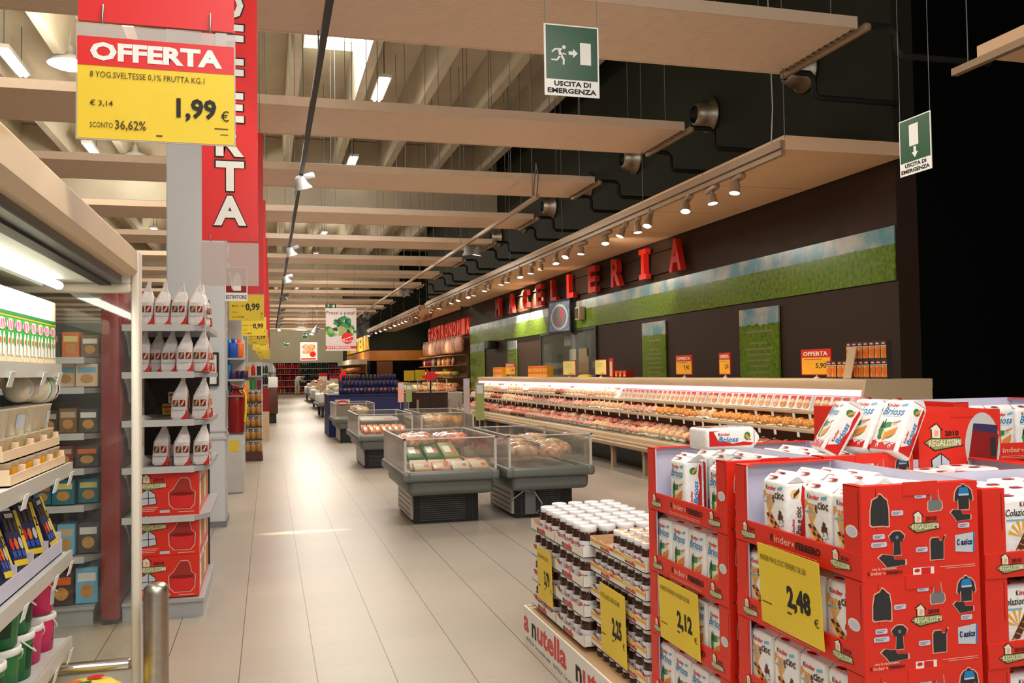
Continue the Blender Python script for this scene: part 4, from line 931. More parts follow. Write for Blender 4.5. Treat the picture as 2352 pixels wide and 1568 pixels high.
for z, ms in ((1.55, ('yellow', 'amber', 'red', 'black')), (1.25, ('yellow', 'paleyellow', 'brightgreen', 'darkred')), (.95, ('amber', 'red', 'boxbrown', 'darkred'))):
    for i, m in enumerate(ms): product(-.55 + i * .12, 19.9, z + .002, 'bc'[i % 2], m, 'pack on the %s shelf of the yellow gondola end, %s along' % ({1.55: 'upper', 1.25: 'middle', .95: 'lower'}[z], nth(i)), 'packs on the yellow gondola')
gondola(-.8, .0, 25.5, 26.3, [1.6, 1.3, 1.0, .6], 'gondola end with dark bottles farther down the aisle')
for z in (1.6, 1.3, 1.0):
    for i in range(5): product(-.45 + i * .1, 25.6, z + .002, 'b', random.choice(('black', 'darkgreen', 'brightgreen', 'darkred')), 'dark bottle on the %s shelf of the farther gondola end, %s along' % ({1.6: 'upper', 1.3: 'middle', 1.0: 'lower'}[z], nth(i)), 'bottles on the farther gondola')
t = thing('jar_rack', 'tall rack stacked with metal lidded jars on a brown base', 'display rack', (-.27, 17.2, 0)); MB().box(-.44, 16.95, 0, -.1, 17.4, .14, 'brownc').build('base', t)
for z in (.16, .39, .62, .85, 1.08): MB().box(-.44, 16.95, z - .02, -.1, 17.4, z, 'darkgrey').build('shelf', t)
MB().tube([(-.43, 16.96, .1), (-.43, 16.96, 1.35), (-.11, 16.96, 1.35), (-.11, 16.96, .1)], .012, 'lightgrey', 6).build('rack_frame', t)
for z in (.16, .39, .62, .85, 1.08):
    for i in range(3):
        b = MB().lathe([(0, 0), (.048, 0), (.05, .13), (.04, .15), (.046, .152), (.046, .18), (0, .182)], 'boxdark', 12, (-.37 + i * .1, 17.02, z), mats=['boxdark', 'bread', 'steel', 'steel', 'steel', 'steel'])
        o = b.build('preserve_jar', loc=(-.37 + i * .1, 17.02, z)); tag(o, 'metal lidded jar on the rack, %s tier up, %s from the aisle side' % ({.16: 'first', .39: 'second', .62: 'third', .85: 'fourth', 1.08: 'fifth'}[z], nth(2 - i)), 'jar', 'jars on the tall rack')
t = thing('red_display', 'red and white floor display behind the jar rack', 'display', (-.02, 22, 0)); MB().box(-.16, 21.9, 0, .02, 22.3, .7, 'tan').build('base', t); MB().box(-.16, 21.9, .7, .02, 22.3, 1.25, 'darkred').build('product_block', t)
t = thing('brown_bin', 'brown bin with a white top by the far gondolas', 'bin', (.05, 30, 0)); MB().rbox(-.1, 30, .3, .3, 30.4, 1.15, 'brownc', .03).rbox(-.1, 29.98, 1.15, .3, 30.42, 1.5, 'white', .03).build('body', t); MB().box(-.05, 30.05, 0, .25, 30.35, .3, 'black').build('base', t)
for i, (y, h) in enumerate(((33, 2.0), (39, 2.0), (45, 2.0), (52, 2.0), (60, 2.0))):
    gondola(-1.2, .12 + .012 * y - .35, y, y + 1, [1.7, 1.35, 1.0, .6], 'pale gondola end far down the aisle, %s after the brown bin' % nth(i))
# ================================================================== SNACK CARTONS (red display trays)
TL, TD, TH = .655, .37, .247
def kinder(b, fr, x0, y0, x1, y1, n=.0015, blk='ink', rd='printred'):
    w = x1 - x0
    b.text(fr, 'K', x0, y0, x0 + .16 * w, y1, blk, n, .03); b.text(fr, 'inder', x0 + .19 * w, y0, x1, y1, rd, n, .025)
def side_print(b, fr, W, H):
    P = lambda cx, cy, w, h, pts: [(W * cx + (a - .5) * W * w, H * cy + (c - .5) * H * h) for a, c in pts]
    def glow(cx, cy, w, h, pts, m='ink2'):
        b.poly(fr, P(cx, cy, w * 1.14, h * 1.1, pts), 'glow_pink', .0008); b.poly(fr, P(cx, cy, w, h, pts), 'greyink', .0014)
    jacket = [(.0, .08), (.1, .02), (.75, .02), (.8, 0), (1, .0), (1, .5), (.92, .8), (.75, .88), (.62, .97), (.5, 1), (.42, .9), (.12, .82), (.02, .5)]
    glow(.15, .74, .15, .34, jacket)
    bagp = [(.0, .1), (.1, 0), (.85, .02), (1, .15), (.95, .42), (.8, .5), (.72, .9), (.5, 1), (.3, .92), (.2, .5), (.02, .42)]
    b.poly(fr, P(.625, .82, .14, .27, bagp), 'glow_pink', .0008); b.poly(fr, P(.625, .82, .12, .24, bagp), 'midgrey', .0014); b.poly(fr, P(.625, .87, .05, .1, [(0, 0), (1, 0), (.8, 1), (.2, 1)]), 'trayred', .002)
    top = [(.22, 0), (.78, 0), (.8, .45), (.9, .3), (1, .4), (.92, .75), (.75, .9), (.6, .93), (.55, 1), (.42, 1), (.38, .93), (.22, .9), (.06, .72), (0, .38), (.1, .3), (.2, .45)]
    glow(.875, .83, .16, .27, top); b.poly(fr, P(.875, .9, .1, .07, [(0, 0), (1, 0), (.85, 1), (.15, 1)]), 'blue', .002); b.quad(fr, W * .83, H * .845, W * .92, H * .865, 'packgreyblue', .0022)
    tr = [(.0, .75), (.15, 1), (.55, .85), (.6, .55), (1, .5), (1, .1), (.3, 0), (.2, .3)]
    glow(.845, .635, .17, .13, tr); tee = [(.25, 0), (.75, 0), (.72, .55), (.9, .6), (1, .8), (.75, .97), (.6, 1), (.4, 1), (.25, .97), (0, .8), (.1, .6), (.3, .55)]
    glow(.29, .38, .13, .25, tee); b.ell(fr, W * .29, H * .44, W * .014, H * .022, 'midgrey', .002, 8); glow(.245, .2, .22, .14, tr)
    box = [(0, 0), (.85, .0), (.88, .75), (1, .95), (.92, 1), (.8, .8), (.6, .78), (.55, .92), (.1, .92), (0, .8)]
    glow(.64, .3, .13, .25, box)
    for cx, cy, w in ((.3, .7, .1), (.5, .87, .1), (.87, .52, .1), (.14, .46, .1), (.14, .375, .13), (.5, .29, .1)):
        b.poly(fr, P(cx, cy, w, .055, [(.08, 0), (.92, 0), (1, .2), (1, .8), (.92, 1), (.08, 1), (0, .8), (0, .2)]), 'lavender', .0012)
        b.quad(fr, W * (cx - w * .4), H * (cy - .012), W * (cx + w * .1), H * (cy - .004), 'midgrey', .0018); b.quad(fr, W * (cx - w * .4), H * (cy + .006), W * (cx + w * .3), H * (cy + .012), 'midgrey', .0018)
    b.poly(fr, P(.885, .33, .16, .22, [(0, .1), (.95, 0), (1, 1), (0, .9)]), 'blue', .0008); b.poly(fr, P(.87, .33, .16, .22, [(0, .1), (.95, 0), (1, 1), (0, .9)]), 'packgreyblue', .0012)
    b.text(fr, 'asics', W * .838, H * .305, W * .94, H * .37, 'navy', .002, .035, .2); b.ell(fr, W * .817, H * .34, W * .014, H * .035, 'navy', .002, 10); b.ell(fr, W * .819, H * .34, W * .008, H * .02, 'packgreyblue', .0024, 8)
    logo(b, fr, W * .385, H * .44, W * .27)
    b.text(fr, 'con le merendine', W * .075, H * .105, W * .28, H * .135, 'cream', .0015, 0, .2)
    kinder(b, fr, W * .04, H * .055, W * .16, H * .095, .002, 'ink', 'glow_pink'); b.text(fr, 'e', W * .17, H * .06, W * .185, H * .08, 'cream', .002); b.text(fr, 'FERRERO', W * .195, H * .055, W * .33, H * .088, 'ink', .002, .03)
    b.quad(fr, W * .42, H * .02, W * .6, H * .1, 'white', .001); b.quad(fr, W * .49, H * .02, W * .57, H * .095, 'printred', .0015); b.ell(fr, W * .455, H * .07, W * .025, H * .02, 'printred', .0015, 8)
    b.quad(fr, W * .65, H * .085, W * .96, H * .093, 'glow_pink', .001); b.quad(fr, W * .7, H * .065, W * .96, H * .072, 'glow_pink', .001)
def tray(lab, grp, prints=2):
    t = thing('display_tray', lab, 'display tray', (0, 0, 0), grp)
    e = .005; b = MB(); R, L = 'trayred', 'lavender'
    b.box(0, 0, 0, TD, TL, e, [R, R, R, R, R, L])
    b.box(0, 0, e, TD, e, TH, [R, R, R, L, R, R]).box(0, TL - e, e, TD, TL, TH, [R, R, L, R, R, R]).box(TD - e, e, e, TD, TL - e, TH, [L, R, R, R, R, R])
    b.box(0, e, e, e, TL - e, .07, [R, L, R, R, R, R]); b.box(0, e, .07, e, .075, TH, [R, L, R, L, R, R]).box(0, TL - .075, .07, e, TL - e, TH, [R, L, L, R, R, R])
    # folded top flanges and the shoulder above the printed side
    b.box(0, e, TH - .004, .028, .075, TH, R).box(0, TL - .075, TH - .004, .028, TL - e, TH, R); b.box(.03, e, TH - .004, TD - .01, .03, TH, R).box(.03, TL - .03, TH - .004, TD - .01, TL - e, TH, R)
    b.build('carton', t, True)
    b = MB(); b.box(-.0025, .001, .0, 0, TL - .001, .068, R); b.box(.13, -.002, TH - .03, .24, 0, TH + .006, R).build('front_lip', t, True)
    fr = frame((-.0026, TL, 0), (0, -1, 0), (0, 0, 1)); b = MB()
    logo(b, fr, .035, .004, .095); logo(b, fr, TL - .14, .004, .095)
    kinder(b, fr, .215, .03, .33, .052, .0015, 'ink', 'glow_pink'); b.text(fr, 'e', .335, .033, .345, .044, 'cream', .0015); b.text(fr, 'FERRERO', .352, .028, .475, .05, 'ink', .0015, .04)
    for k in range(2): b.quad(fr, .2, .014 - k * .006, .46, .016 - k * .006, 'glow_pink')
    f3 = frame((0, TL, 0), (0, -1, 0), (0, 0, 1)); b.ell(f3, TL - .04, .125, .026, .017, 'cream', .001); b.ell(f3, TL - .04, .125, .02, .012, 'lavender', .0014)
    b.quad(f3, TL - .012, .13, TL - .01, .235, 'darkred', .0008); b.quad(f3, .062, .13, .064, .235, 'darkred', .0008)
    b.build('lip_print', t, True)
    if prints > 0:
        b = MB(); side_print(b, frame((0, 0, 0), (1, 0, 0), (0, 0, 1)), TD, TH); b.quad(fy(0, 0, 0), .045, .13, .0465, .24, 'darkred', .0006); b.build('side_print', t, True)
    return t
PW, PD, PH = .136, .084, .222
def snack(kind, lab, grp, name):
    t = thing(name, lab, 'snack pack', (0, 0, 0), grp)
    # soft bag: face toward -X, local y runs 0..PW toward the far side
    b = MB(); b.rbox(.002, .002, .0, PD, PW - .002, PH - .012, 'packwhite', .014, 3)
    b.add([(.012, .004, PH - .016), (PD - .012, .004, PH - .016), (PD - .012, PW - .004, PH - .016), (.012, PW - .004, PH - .016), (.035, .0, PH), (.048, .0, PH + .002), (.046, PW, PH), (.036, PW, PH + .001)], [(0, 1, 5, 4), (1, 2, 6, 5), (2, 3, 7, 6), (3, 0, 4, 7), (4, 5, 6, 7)], 'packwhite')
    b.build('bag_body', t, True)
    fr = frame((.002, PW, 0), (0, -1, 0), (0, 0, 1)); b = MB(); W = PW
    wav = [(0, 0), (W, 0), (W, .034), (W * .9, .04), (W * .8, .03), (W * .7, .038), (W * .55, .028), (W * .45, .04), (W * .3, .032), (W * .18, .046), (W * .08, .04), (0, .05)]
    b.poly(fr, [(min(max(x, .012), W - .012), max(y, .01)) for x, y in wav], 'red', .0006)
    for cx in (.3, .72): b.ell(fr, W * cx, .024, .007, .008, 'white', .001, 8); b.ell(fr, W * cx, .022, .004, .005, 'red', .0014, 8)
    kinder(b, fr, W * .2, PH * .8, W * .62, PH * .865); b.poly(fr, [(W * .68, PH * .81), (W * .88, PH * .835), (W * .88, PH * .875), (W * .68, PH * .85)], 'skyblue', .001)
    if kind == 0:
        b.text(fr, 'Brioss', W * .12, PH * .655, W * .86, PH * .79, 'blue', .0015, .012, .35); b.quad(fr, W * .15, PH * .63, W * .75, PH * .636, 'skyblue')
        b.ell(fr, W * .48, PH * .38, W * .3, PH * .15, 'leafgreen', .0008, 14); b.poly(fr, [(W * .2, PH * .42), (W * .38, PH * .42), (W * .32, PH * .6), (W * .29, PH * .5), (W * .24, PH * .56)], 'darkgreen', .001)
        b.ell(fr, W * .64, PH * .47, W * .1, PH * .08, 'lightgrey', .001, 10); b.poly(fr, [(W * .6, PH * .52), (W * .82, PH * .57), (W * .84, PH * .55), (W * .62, PH * .5)], 'orange', .0014)
        b.poly(fr, [(W * .42, PH * .2), (W * .78, PH * .33), (W * .8, PH * .45), (W * .44, PH * .34)], 'cake', .0014); b.poly(fr, [(W * .44, PH * .34), (W * .8, PH * .45), (W * .74, PH * .48), (W * .34, PH * .4)], 'cream', .0018); b.ell(fr, W * .3, PH * .27, W * .09, PH * .06, 'green', .0012, 10)
        b.poly(fr, [(W * .35, PH * .39), (W * .43, PH * .34), (W * .42, PH * .2), (W * .34, PH * .27)], 'cakeside', .0016)
    else:
        x = W * .1
        for ch, s, m in (('P', .13, 'orangetxt'), ('a', .12, 'orangetxt'), ('n', .12, 'orangetxt'), ('e', .1, 'brownc'), ('c', .11, 'brownc'), ('i', .05, 'brownc'), ('o', .12, 'brownc'), ('c', .11, 'brownc')):
            hi = .12 if ch == 'P' else .1 if ch == 'i' else .085; dz = .66 if x < W * .5 else .69
            b.text(fr, ch, x, PH * (dz - (.03 if ch == 'e' else 0)), x + W * s * .86, PH * (dz + hi), m, .0015, .025, 0); x += W * s * .98
        b.quad(fr, W * .1, PH * .615, W * .4, PH * .635, 'skyblue')
        for k in range(7): a = .9 + k * .16; b.poly(fr, [(W * .3, PH * .44), (W * .3 + .045 * math.cos(a), PH * .44 + .05 * math.sin(a)), (W * .3 + .045 * math.cos(a + .1), PH * .44 + .05 * math.sin(a + .1))], 'amber', .0008)
        A, B2, C2, D = (W * .2, PH * .46), (W * .36, PH * .5), (W * .74, PH * .3), (W * .55, PH * .24)
        b.poly(fr, [A, D, (D[0], D[1] - PH * .09), (W * .22, PH * .38)], 'cakeside', .001); b.poly(fr, [D, C2, (C2[0] - .002, C2[1] - PH * .09), (D[0], D[1] - PH * .09)], 'cakeside', .0012)
        for i in range(5):
            for j in range(2):
                L = lambda p, q, t_: (p[0] + (q[0] - p[0]) * t_, p[1] + (q[1] - p[1]) * t_)
                q0, q1, q2, q3 = [L(L(A, D, (i + a) / 5), L(B2, C2, (i + a) / 5), (j + c) / 2) for a, c in ((0, 0), (1, 0), (1, 1), (0, 1))]
                b.poly(fr, [q0, q1, q2, q3], ('brownc', 'cake')[(i + j) % 2], .0014)
        for k in range(2): b.poly(fr, [(D[0] - W * .28 * 1, D[1] + PH * (.1 - k * .03) - PH * .03), (D[0], D[1] - PH * (.03 + k * .03)), (D[0], D[1] - PH * (.035 + k * .03)), (D[0] - W * .28, D[1] + PH * (.095 - k * .03) - PH * .03)], 'wood', .0016)
        for cx, cy in ((.76, .5), (.72, .44), (.82, .45)): b.poly(fr, [(W * cx - .007, PH * cy - .006), (W * cx + .006, PH * cy - .009), (W * cx + .009, PH * cy + .006), (W * cx - .004, PH * cy + .01)], 'brownc', .0014)
        for k in range(22): b.ell(fr, W * random.uniform(.7, .94), PH * random.uniform(.22, .42), .0016, .002, 'ink', .0016, 5)
        for k in range(3): b.quad(fr, W * .76, PH * (.2 - k * .02), W * .92, PH * (.206 - k * .02), 'midgrey')
    for k in range(2): b.quad(fr, W * .5, PH * (.235 - k * .018) - .012, W * .85, PH * (.24 - k * .018) - .012, 'skyblue', .0009)
    b.build('front_print', t, True)
    # narrow side seen toward -Y
    f2 = frame((0, .002, 0), (1, 0, 0), (0, 0, 1)); b = MB()
    b.poly(f2, [(PD * .5, .012), (PD - .014, .012), (PD - .014, PH * .85), (PD * .72, PH * .9), (PD * .66, PH * .7), (PD * .74, PH * .5), (PD * .62, PH * .35), (PD * .6, .05), (PD * .2, .03), (.014, .06), (.014, .012)], 'red', .0008)
    f4 = frame((PD * .52, .002, .05), (0, 0, 1), (-1, 0, 0)); kinder(b, f4, .0, .012, .05, .022); b.text(f4, 'Brioss' if kind == 0 else 'Pan e cioc', .0, -.012, .085, .008, 'blue' if kind == 0 else 'brownc', .0015, .02, .2)
    b.ell(f2, PD * .42, PH * .78, .016, .014, 'leafgreen' if kind == 0 else 'cakeside', .0012, 8); b.poly(f2, [(PD * .36, PH * .72), (PD * .6, PH * .8), (PD * .6, PH * .86), (PD * .36, PH * .78)], 'cake' if kind == 0 else 'brownc', .0016)
    b.build('side_print', t, True)
    b = MB(); f5 = frame((.03, .02, PH - .004), (1, 0, 0), (0, 1, 0)); b.ell(f5, -.012, .07, .012, .02, 'red', .001, 8); b.quad(f5, .022, .03, .03, .07, 'skyblue', .0005); b.build('top_print', t, True)
    return t
XS = 1.5
trayP = tray('red display tray of chocolate check cakes, topmost of its stack', 'red trays of chocolate check cakes'); trayB = tray('red display tray of blue lettered snacks, topmost of its stack', 'red trays of blue lettered snacks', 1)
pkB = snack(0, 'blue lettered snack pack in the top tray, alone beside the far flap', 'blue lettered snack packs', 'snack_pack'); pkP = snack(1, 'chocolate check cake pack in the top tray, beside the far flap', 'chocolate check cake packs', 'cake_pack')
# cereal breakfast pack for the third stack
def cereal():
    t = thing('breakfast_pack', 'cereal breakfast snack pack in the top tray by the frame edge', 'snack pack', (0, 0, 0), 'cereal breakfast packs')
    b = MB().rbox(.002, .002, 0, PD, PW - .002, PH - .01, 'packwhite', .014, 3); b.build('bag_body', t, True)
    fr = frame((.002, PW, 0), (0, -1, 0), (0, 0, 1)); b = MB(); W = PW
    kinder(b, fr, W * .45, PH * .84, W * .9, PH * .9, .0015, 'navy', 'printred'); b.text(fr, 'Colazione', W * .08, PH * .72, W * .75, PH * .81, 'ink', .0015, .015, .2); b.text(fr, 'più', W * .78, PH * .7, W * .94, PH * .82, 'ink', .0015, .015, .2)
    b.quad(fr, W * .1, PH * .66, W * .6, PH * .68, 'skyblue')
    for k in range(7): a = k * .45; b.poly(fr, [(W * .5, PH * .45), (W * .5 + .05 * math.cos(a), PH * .45 + .05 * math.sin(a)), (W * .5 + .05 * math.cos(a + .2), PH * .45 + .05 * math.sin(a + .2))], 'amber', .0008)
    b.poly(fr, [(W * .3, PH * .28), (W * .45, PH * .24), (W * .78, PH * .55), (W * .64, PH * .6)], 'brownc', .0012)
    for k in range(5): b.poly(fr, [(W * (.34 + .08 * k), PH * (.3 + .065 * k)), (W * (.48 + .08 * k), PH * (.27 + .065 * k)), (W * (.49 + .08 * k), PH * (.28 + .065 * k)), (W * (.35 + .08 * k), PH * (.315 + .065 * k))], 'bread', .0016)
    b.ell(fr, W * .42, PH * .2, W * .26, PH * .09, 'royal', .001, 14); b.ell(fr, W * .42, PH * .235, W * .25, PH * .06, 'white', .0013, 14); b.build('front_print', t, True)
    b = MB(); f5 = frame((.03, .02, PH - .009), (1, 0, 0), (0, 1, 0)); b.ell(f5, 0, .07, .014, .024, 'red', .001, 8); b.quad(f5, .022, .03, .03, .07, 'skyblue', .0005); b.build('top_print', t, True)
    return t
pkC = cereal()
index_children()
used = set()
def put(proto, loc, rz, label, group=None, rot=None):
    if proto.name not in used:
        used.add(proto.name); proto.location = loc; proto.rotation_euler = rot or (0, 0, rz); proto['label'] = label
        if group: proto['group'] = group
        return proto
    return dup(proto, loc, rz, label, group, rot)
TOPN = ['topmost', 'second from the top', 'third from the top', 'fourth from the top', 'lowest']
def stack(tproto, pproto, org, rz, what, packs_top, x_rows=4, levels=5, tn=None, top_full=True):
    c, s = math.cos(rz), math.sin(rz)
    W = lambda x, y, z: (org[0] + x * c - y * s, org[1] + x * s + y * c, z)
    for k in range(levels):
        z = (levels - 1 - k) * TH + org[2]
        put(tproto, W(0, 0, z), rz, 'red display tray of %s, %s' % (what, TOPN[k]))
        ys = [.048 + i * .14 for i in range(4)]
        if k == 0: ys = packs_top
        for i, y in enumerate(ys):
            put(pproto, W(.008, y, z + .006), rz, '%s pack, %s tray down, front row, %s from its %s end' % (what[:-1], nth(k), nth(len(ys) - 1 - i), 'far' if abs(rz) < .1 else 'inner'))
        if k == 0:
            for r in range(1, x_rows):
                for i in range(4):
                    if not top_full and r == 1 and i in (1, 2): continue
                    put(pproto, W(.008 + .0865 * r, .048 + i * .14, z + .006 + random.uniform(-.004, .012)), rz + random.uniform(-.03, .03), '%s pack, top tray, %s row behind the front, %s along' % (what[:-1], nth(r - 1), nth(3 - i)))

stack(trayP, pkP, (XS, 2.035, 0), 0, 'chocolate check cakes', [.008, .146, .37])
stack(trayB, pkB, (XS, 2.745, 0), 0, 'blue lettered snacks', [.02, .335], 4, 5, None, False)

dup(trayB, (XS + .378, 2.745, .99), 0, 'red display tray of blue lettered snacks, rear top one beneath the leaning packs')
for r in range(4):
    for i in range(4):
        dup(pkB, (XS + .386 + .0865 * r, 2.793 + i * .14, .996 + random.uniform(-.004, .01)), random.uniform(-.03, .03), 'blue lettered snack pack in the rear top tray, row %s, %s along' % (nth(r), nth(3 - i)))
for k in range(1, 5): dup(trayB, (XS + .378, 2.745, .99 - k * TH), 0, 'red display tray of blue lettered snacks, rear stack, %s' % TOPN[k])
# third stack with its open side toward the camera
stack(trayB, pkC, (2.565, 2.06, -.03), PI / 2, 'cereal breakfast snacks', [.02, .16, .30, .445])

for k in range(5):
    dup(trayB, (2.565, 2.44, -.03 + k * TH), PI / 2, 'red display tray of cereal breakfast snacks, second rank, %s' % TOPN[4 - k])
for r in range(4):
    for i in range(4): dup(pkC, (2.565 - .048 - i * .14, 2.445 + .0865 * r, .965 + random.uniform(-.005, .01)), PI / 2 + random.uniform(-.03, .03), 'cereal breakfast pack in the second rank tray, row %s, %s along' % (nth(r), nth(i)))
# taller stack with the cushion print
def cushion_tray(lab):
    t = thing('display_carton', lab, 'display carton', (0, 0, 0), 'tall red cartons with a cushion print')
    b = MB(); b.box(0, 0, 0, .37, .655, .275, ['trayred', 'trayred', 'trayred', 'trayred', 'trayred', 'trayred']); b.box(.14, -.002, .25, .25, 0, .283, 'trayred'); b.box(-.002, .07, .03, 0, .6, .1, 'darkred').build('carton', t, True)
    fr = fy(0, 0, 0); b = MB(); logo(b, fr, .02, .115, .17); window_print(b, fr, .05, .02, .1)
    b.ell(fr, .285, .14, .08, .125, 'lightgrey', .001, 28); b.poly(fr, [(.22, .1), (.345, .07), (.36, .18), (.24, .2)], 'darkred', .0015); b.poly(fr, [(.24, .2), (.355, .18), (.355, .215), (.245, .225)], 'purple', .0014); b.poly(fr, [(.215, .07), (.34, .035), (.345, .07), (.22, .1)], 'packgreyblue', .0014)
    b.quad(fr, .32, .1, .345, .17, 'greyink', .002); b.build('cushion_print', t, True); return t
cu = cushion_tray('tall red carton with a grey oval cushion print, on top of its stack'); index_children()
cu.location = (2.32, 2.8, 1.107)
for k in range(4): dup(cu, (2.32, 2.8, k * .2767), 0, 'tall red carton with a cushion print, %s of its stack' % TOPN[4 - k])
# last stack with blue and white packs
dup(trayB, (3.4, 3.1, 1.15), PI / 2, 'red display tray of blue and white packs at the frame edge, high one'); 
for i in range(4): dup(pkB, (3.35 - i * .14, 3.11, 1.156), PI / 2, 'blue and white snack pack in the high tray at the frame edge, %s along' % nth(i), 'packs at the frame edge')
for k in range(4): dup(trayB, (3.4, 3.1, .9 - k * TH + .003), PI / 2, 'red display tray at the frame edge under the high one, %s' % TOPN[k + 1])
# loose packs on top
def leaner(x, y, rz, lean, lab):
    R = Matrix.Rotation(rz, 3, 'Z') @ Matrix.Rotation(math.radians(lean), 3, 'Y')
    dup(pkB, (x, y, 1.245), None, lab, 'loose packs on the trays', tuple(R.to_euler()))
leaner(2.135, 2.70, .12, 27, 'blue lettered snack pack leaning on the trays, beside the red cushion carton')
leaner(2.112, 2.84, .12, 27, 'blue lettered snack pack leaning on the trays, middle one of the three')
leaner(1.985, 2.925, -.3, 30, 'blue lettered snack pack leaning on the trays, farthest one turned away')
R = Matrix.Rotation(.06, 3, 'Z') @ Matrix(((0, 0, 1), (0, 1, 0), (-1, 0, 0)))
dup(pkB, (1.55, 2.98, 1.335), None, 'blue lettered snack pack lying flat on the near top tray of blue lettered snacks', 'loose packs on the trays', tuple(R.to_euler()))

def price_sheet(fr, w, h, price, name, lab, base):
    t = thing('price_sheet', lab, 'price card', base, 'yellow price sheets on the displays')
    MB().prism(fr, [(0, 0), (w, 0), (w, h), (0, h)], .002, 'yellow').build('sheet', t)
    b = MB(); f2 = lambda a, c, n=0: fr(a, c, n + .002)
    b.text(f2, name, .05 * w, .8 * h, .8 * w, .87 * h, 'inkbrown'); b.text(f2, price, .47 * w, .28 * h, .84 * w, .6 * h, 'ink', .001, .045); b.text(f2, '€', .88 * w, .24 * h, .95 * w, .34 * h, 'ink')
    b.quad(f2, .03 * w, .26 * h, .2 * w, .275 * h, 'inkbrown'); b.quad(f2, .46 * w, .25 * h, .53 * w, .275 * h, 'inkbrown'); b.build('print', t)
price_sheet(frame((XS - .008, 2.522, .762), (-.02, -.998, 0), (-.05, 0, .998)), .335, .245, '2,48', 'KINDER PAN E CIOC FERRERO GR.300', 'yellow price sheet reading 2,48 on the chocolate check cake trays', (1.49, 2.35, .762))
price_sheet(frame((XS - .008, 3.283, .5), (0, -1, 0), (-.03, 0, .999)), .335, .24, '2,12', '10 BRIOSS FERRERO KINDER GR.280', 'yellow price sheet reading 2,12 on the blue lettered snack trays', (1.49, 3.1, .5))

# ================================================================== HAZELNUT SPREAD JARS
def jar(lab, grp, r, h, small):
    t = MB().lathe([(0, 0), (r * .9, 0), (r, .006), (r * 1.0, h * .5), (r * .92, h * .6), (r * .98, h * .68), (r * .82, h * .78), (r * .78, h * .82)], 'choc', 20).build('spread_jar'); tag(t, lab, 'jar', grp)
    l = MB().lathe([(r * .86, h * .79), (r * .9, h * .8), (r * .9, h * .97), (r * .84, h), (0, h)], 'lidwhite', 20).build('lid', t, True)
    if small: MB().lathe([(r * .5, h + .0006), (0, h + .0008)], 'amber', 10).build('lid_print', l, True)
    MB().lathe([(r * 1.006, h * .08), (r * 1.012, h * .1), (r * 1.012, h * .48), (r * 1.006, h * .5)], 'label_white', 20).build('label', t, True)
    b = MB(); n = 7; s = 'nutella'
    for k, ch in enumerate(s):
        a0 = PI - .75 + 1.5 * (k + .05) / n; a1 = PI - .75 + 1.5 * (k + .85) / n; R = r * 1.02
        vs, fs = text_shape(ch, .03); hh = {'t': .13, 'l': .15}.get(ch, .1)
        A = lambda u: (PI + .75) - 1.5 * (k + .05 + u * .82) / n if 0 else PI - .75 + 1.5 * (1 - (k + .05 + u * .82) / n)
        b.add([(R * math.cos(A(u)), R * math.sin(A(u)), h * (.26 + v * hh)) for u, v in vs], fs, 'ink' if k == 0 else 'printred')
    for a, m, zz in ((PI - .2, 'bread', .17), (PI + .15, 'brownc', .15), (PI - .55, 'skyblue', .2)):
        b.add([(r * 1.018 * math.cos(a + d), r * 1.018 * math.sin(a + d), h * z) for d, z in ((-.14, zz - .05), (.14, zz - .05), (.14, zz + .06), (-.14, zz + .06))], [(0, 1, 2, 3)], m)
    b.build('label_print', t, True)
    return t
J1 = jar('x', 'large spread jars in the white trays', .047, .14, False); J2 = jar('x', 'small spread jars in the yellow banded trays', .0365, .112, True)
index_children()
def jar_tray(x, y0, y1, z, dx, h, small, lab, zig):
    t = thing('jar_tray', lab, 'carton', (x, (y0 + y1) / 2, z), 'carton trays of spread jars')
    MB().box(x, y0, z, x + dx, y1, z + .004, 'card').build('tray_floor', t)
    b = MB(); W = y1 - y0; fr = frame((x + .003, y1, z), (0, -1, 0), (0, 0, 1))
    pts = [(0, 0), (W, 0), (W, h)]
    if zig: pts += [(W - W * (k + .5) / 12, h - (.01 if k % 2 == 0 else 0)) for k in range(12)]
    else: pts += [(W * .95, h), (W * .85, h * .72), (W * .15, h * .72), (W * .05, h)]
    pts += [(0, h)]
    b.prism(fr, pts, .003, 'white', 'card'); b.box(x + .003, y0, z, x + dx, y0 + .003, z + h, 'white').box(x + .003, y1 - .003, z, x + dx, y1, z + h, ['white', 'white', 'card', 'white', 'white', 'white']).box(x + dx - .003, y0 + .003, z, x + dx, y1 - .003, z + h, 'card'); b.build('tray_wall', t)
    f2 = frame((x - .0002, y1, z), (0, -1, 0), (0, 0, 1)); b = MB()
    for a in ((.22, .68) if small else (.28,)):
        ww = .17 if small else .36; hh = .016 if small else .03; zz = .008 if small else .006
        b.text(f2, 'n', W * a, zz, W * (a + ww * .17), zz + hh * .72, 'ink', .001, .04); b.text(f2, 'utella', W * (a + ww * .19), zz, W * (a + ww), zz + hh, 'printred', .001, .04)
    if zig:
        b.quad(f2, 0, h - .022, W, h - .009, 'amber'); b.quad(f2, W * .4, h - .021, W * .46, h - .01, 'printred', .0014); b.quad(f2, W * .62, h - .019, W * .85, h - .012, 'paleyellow', .0014)
    b.build('print', t)
XB = 1.452
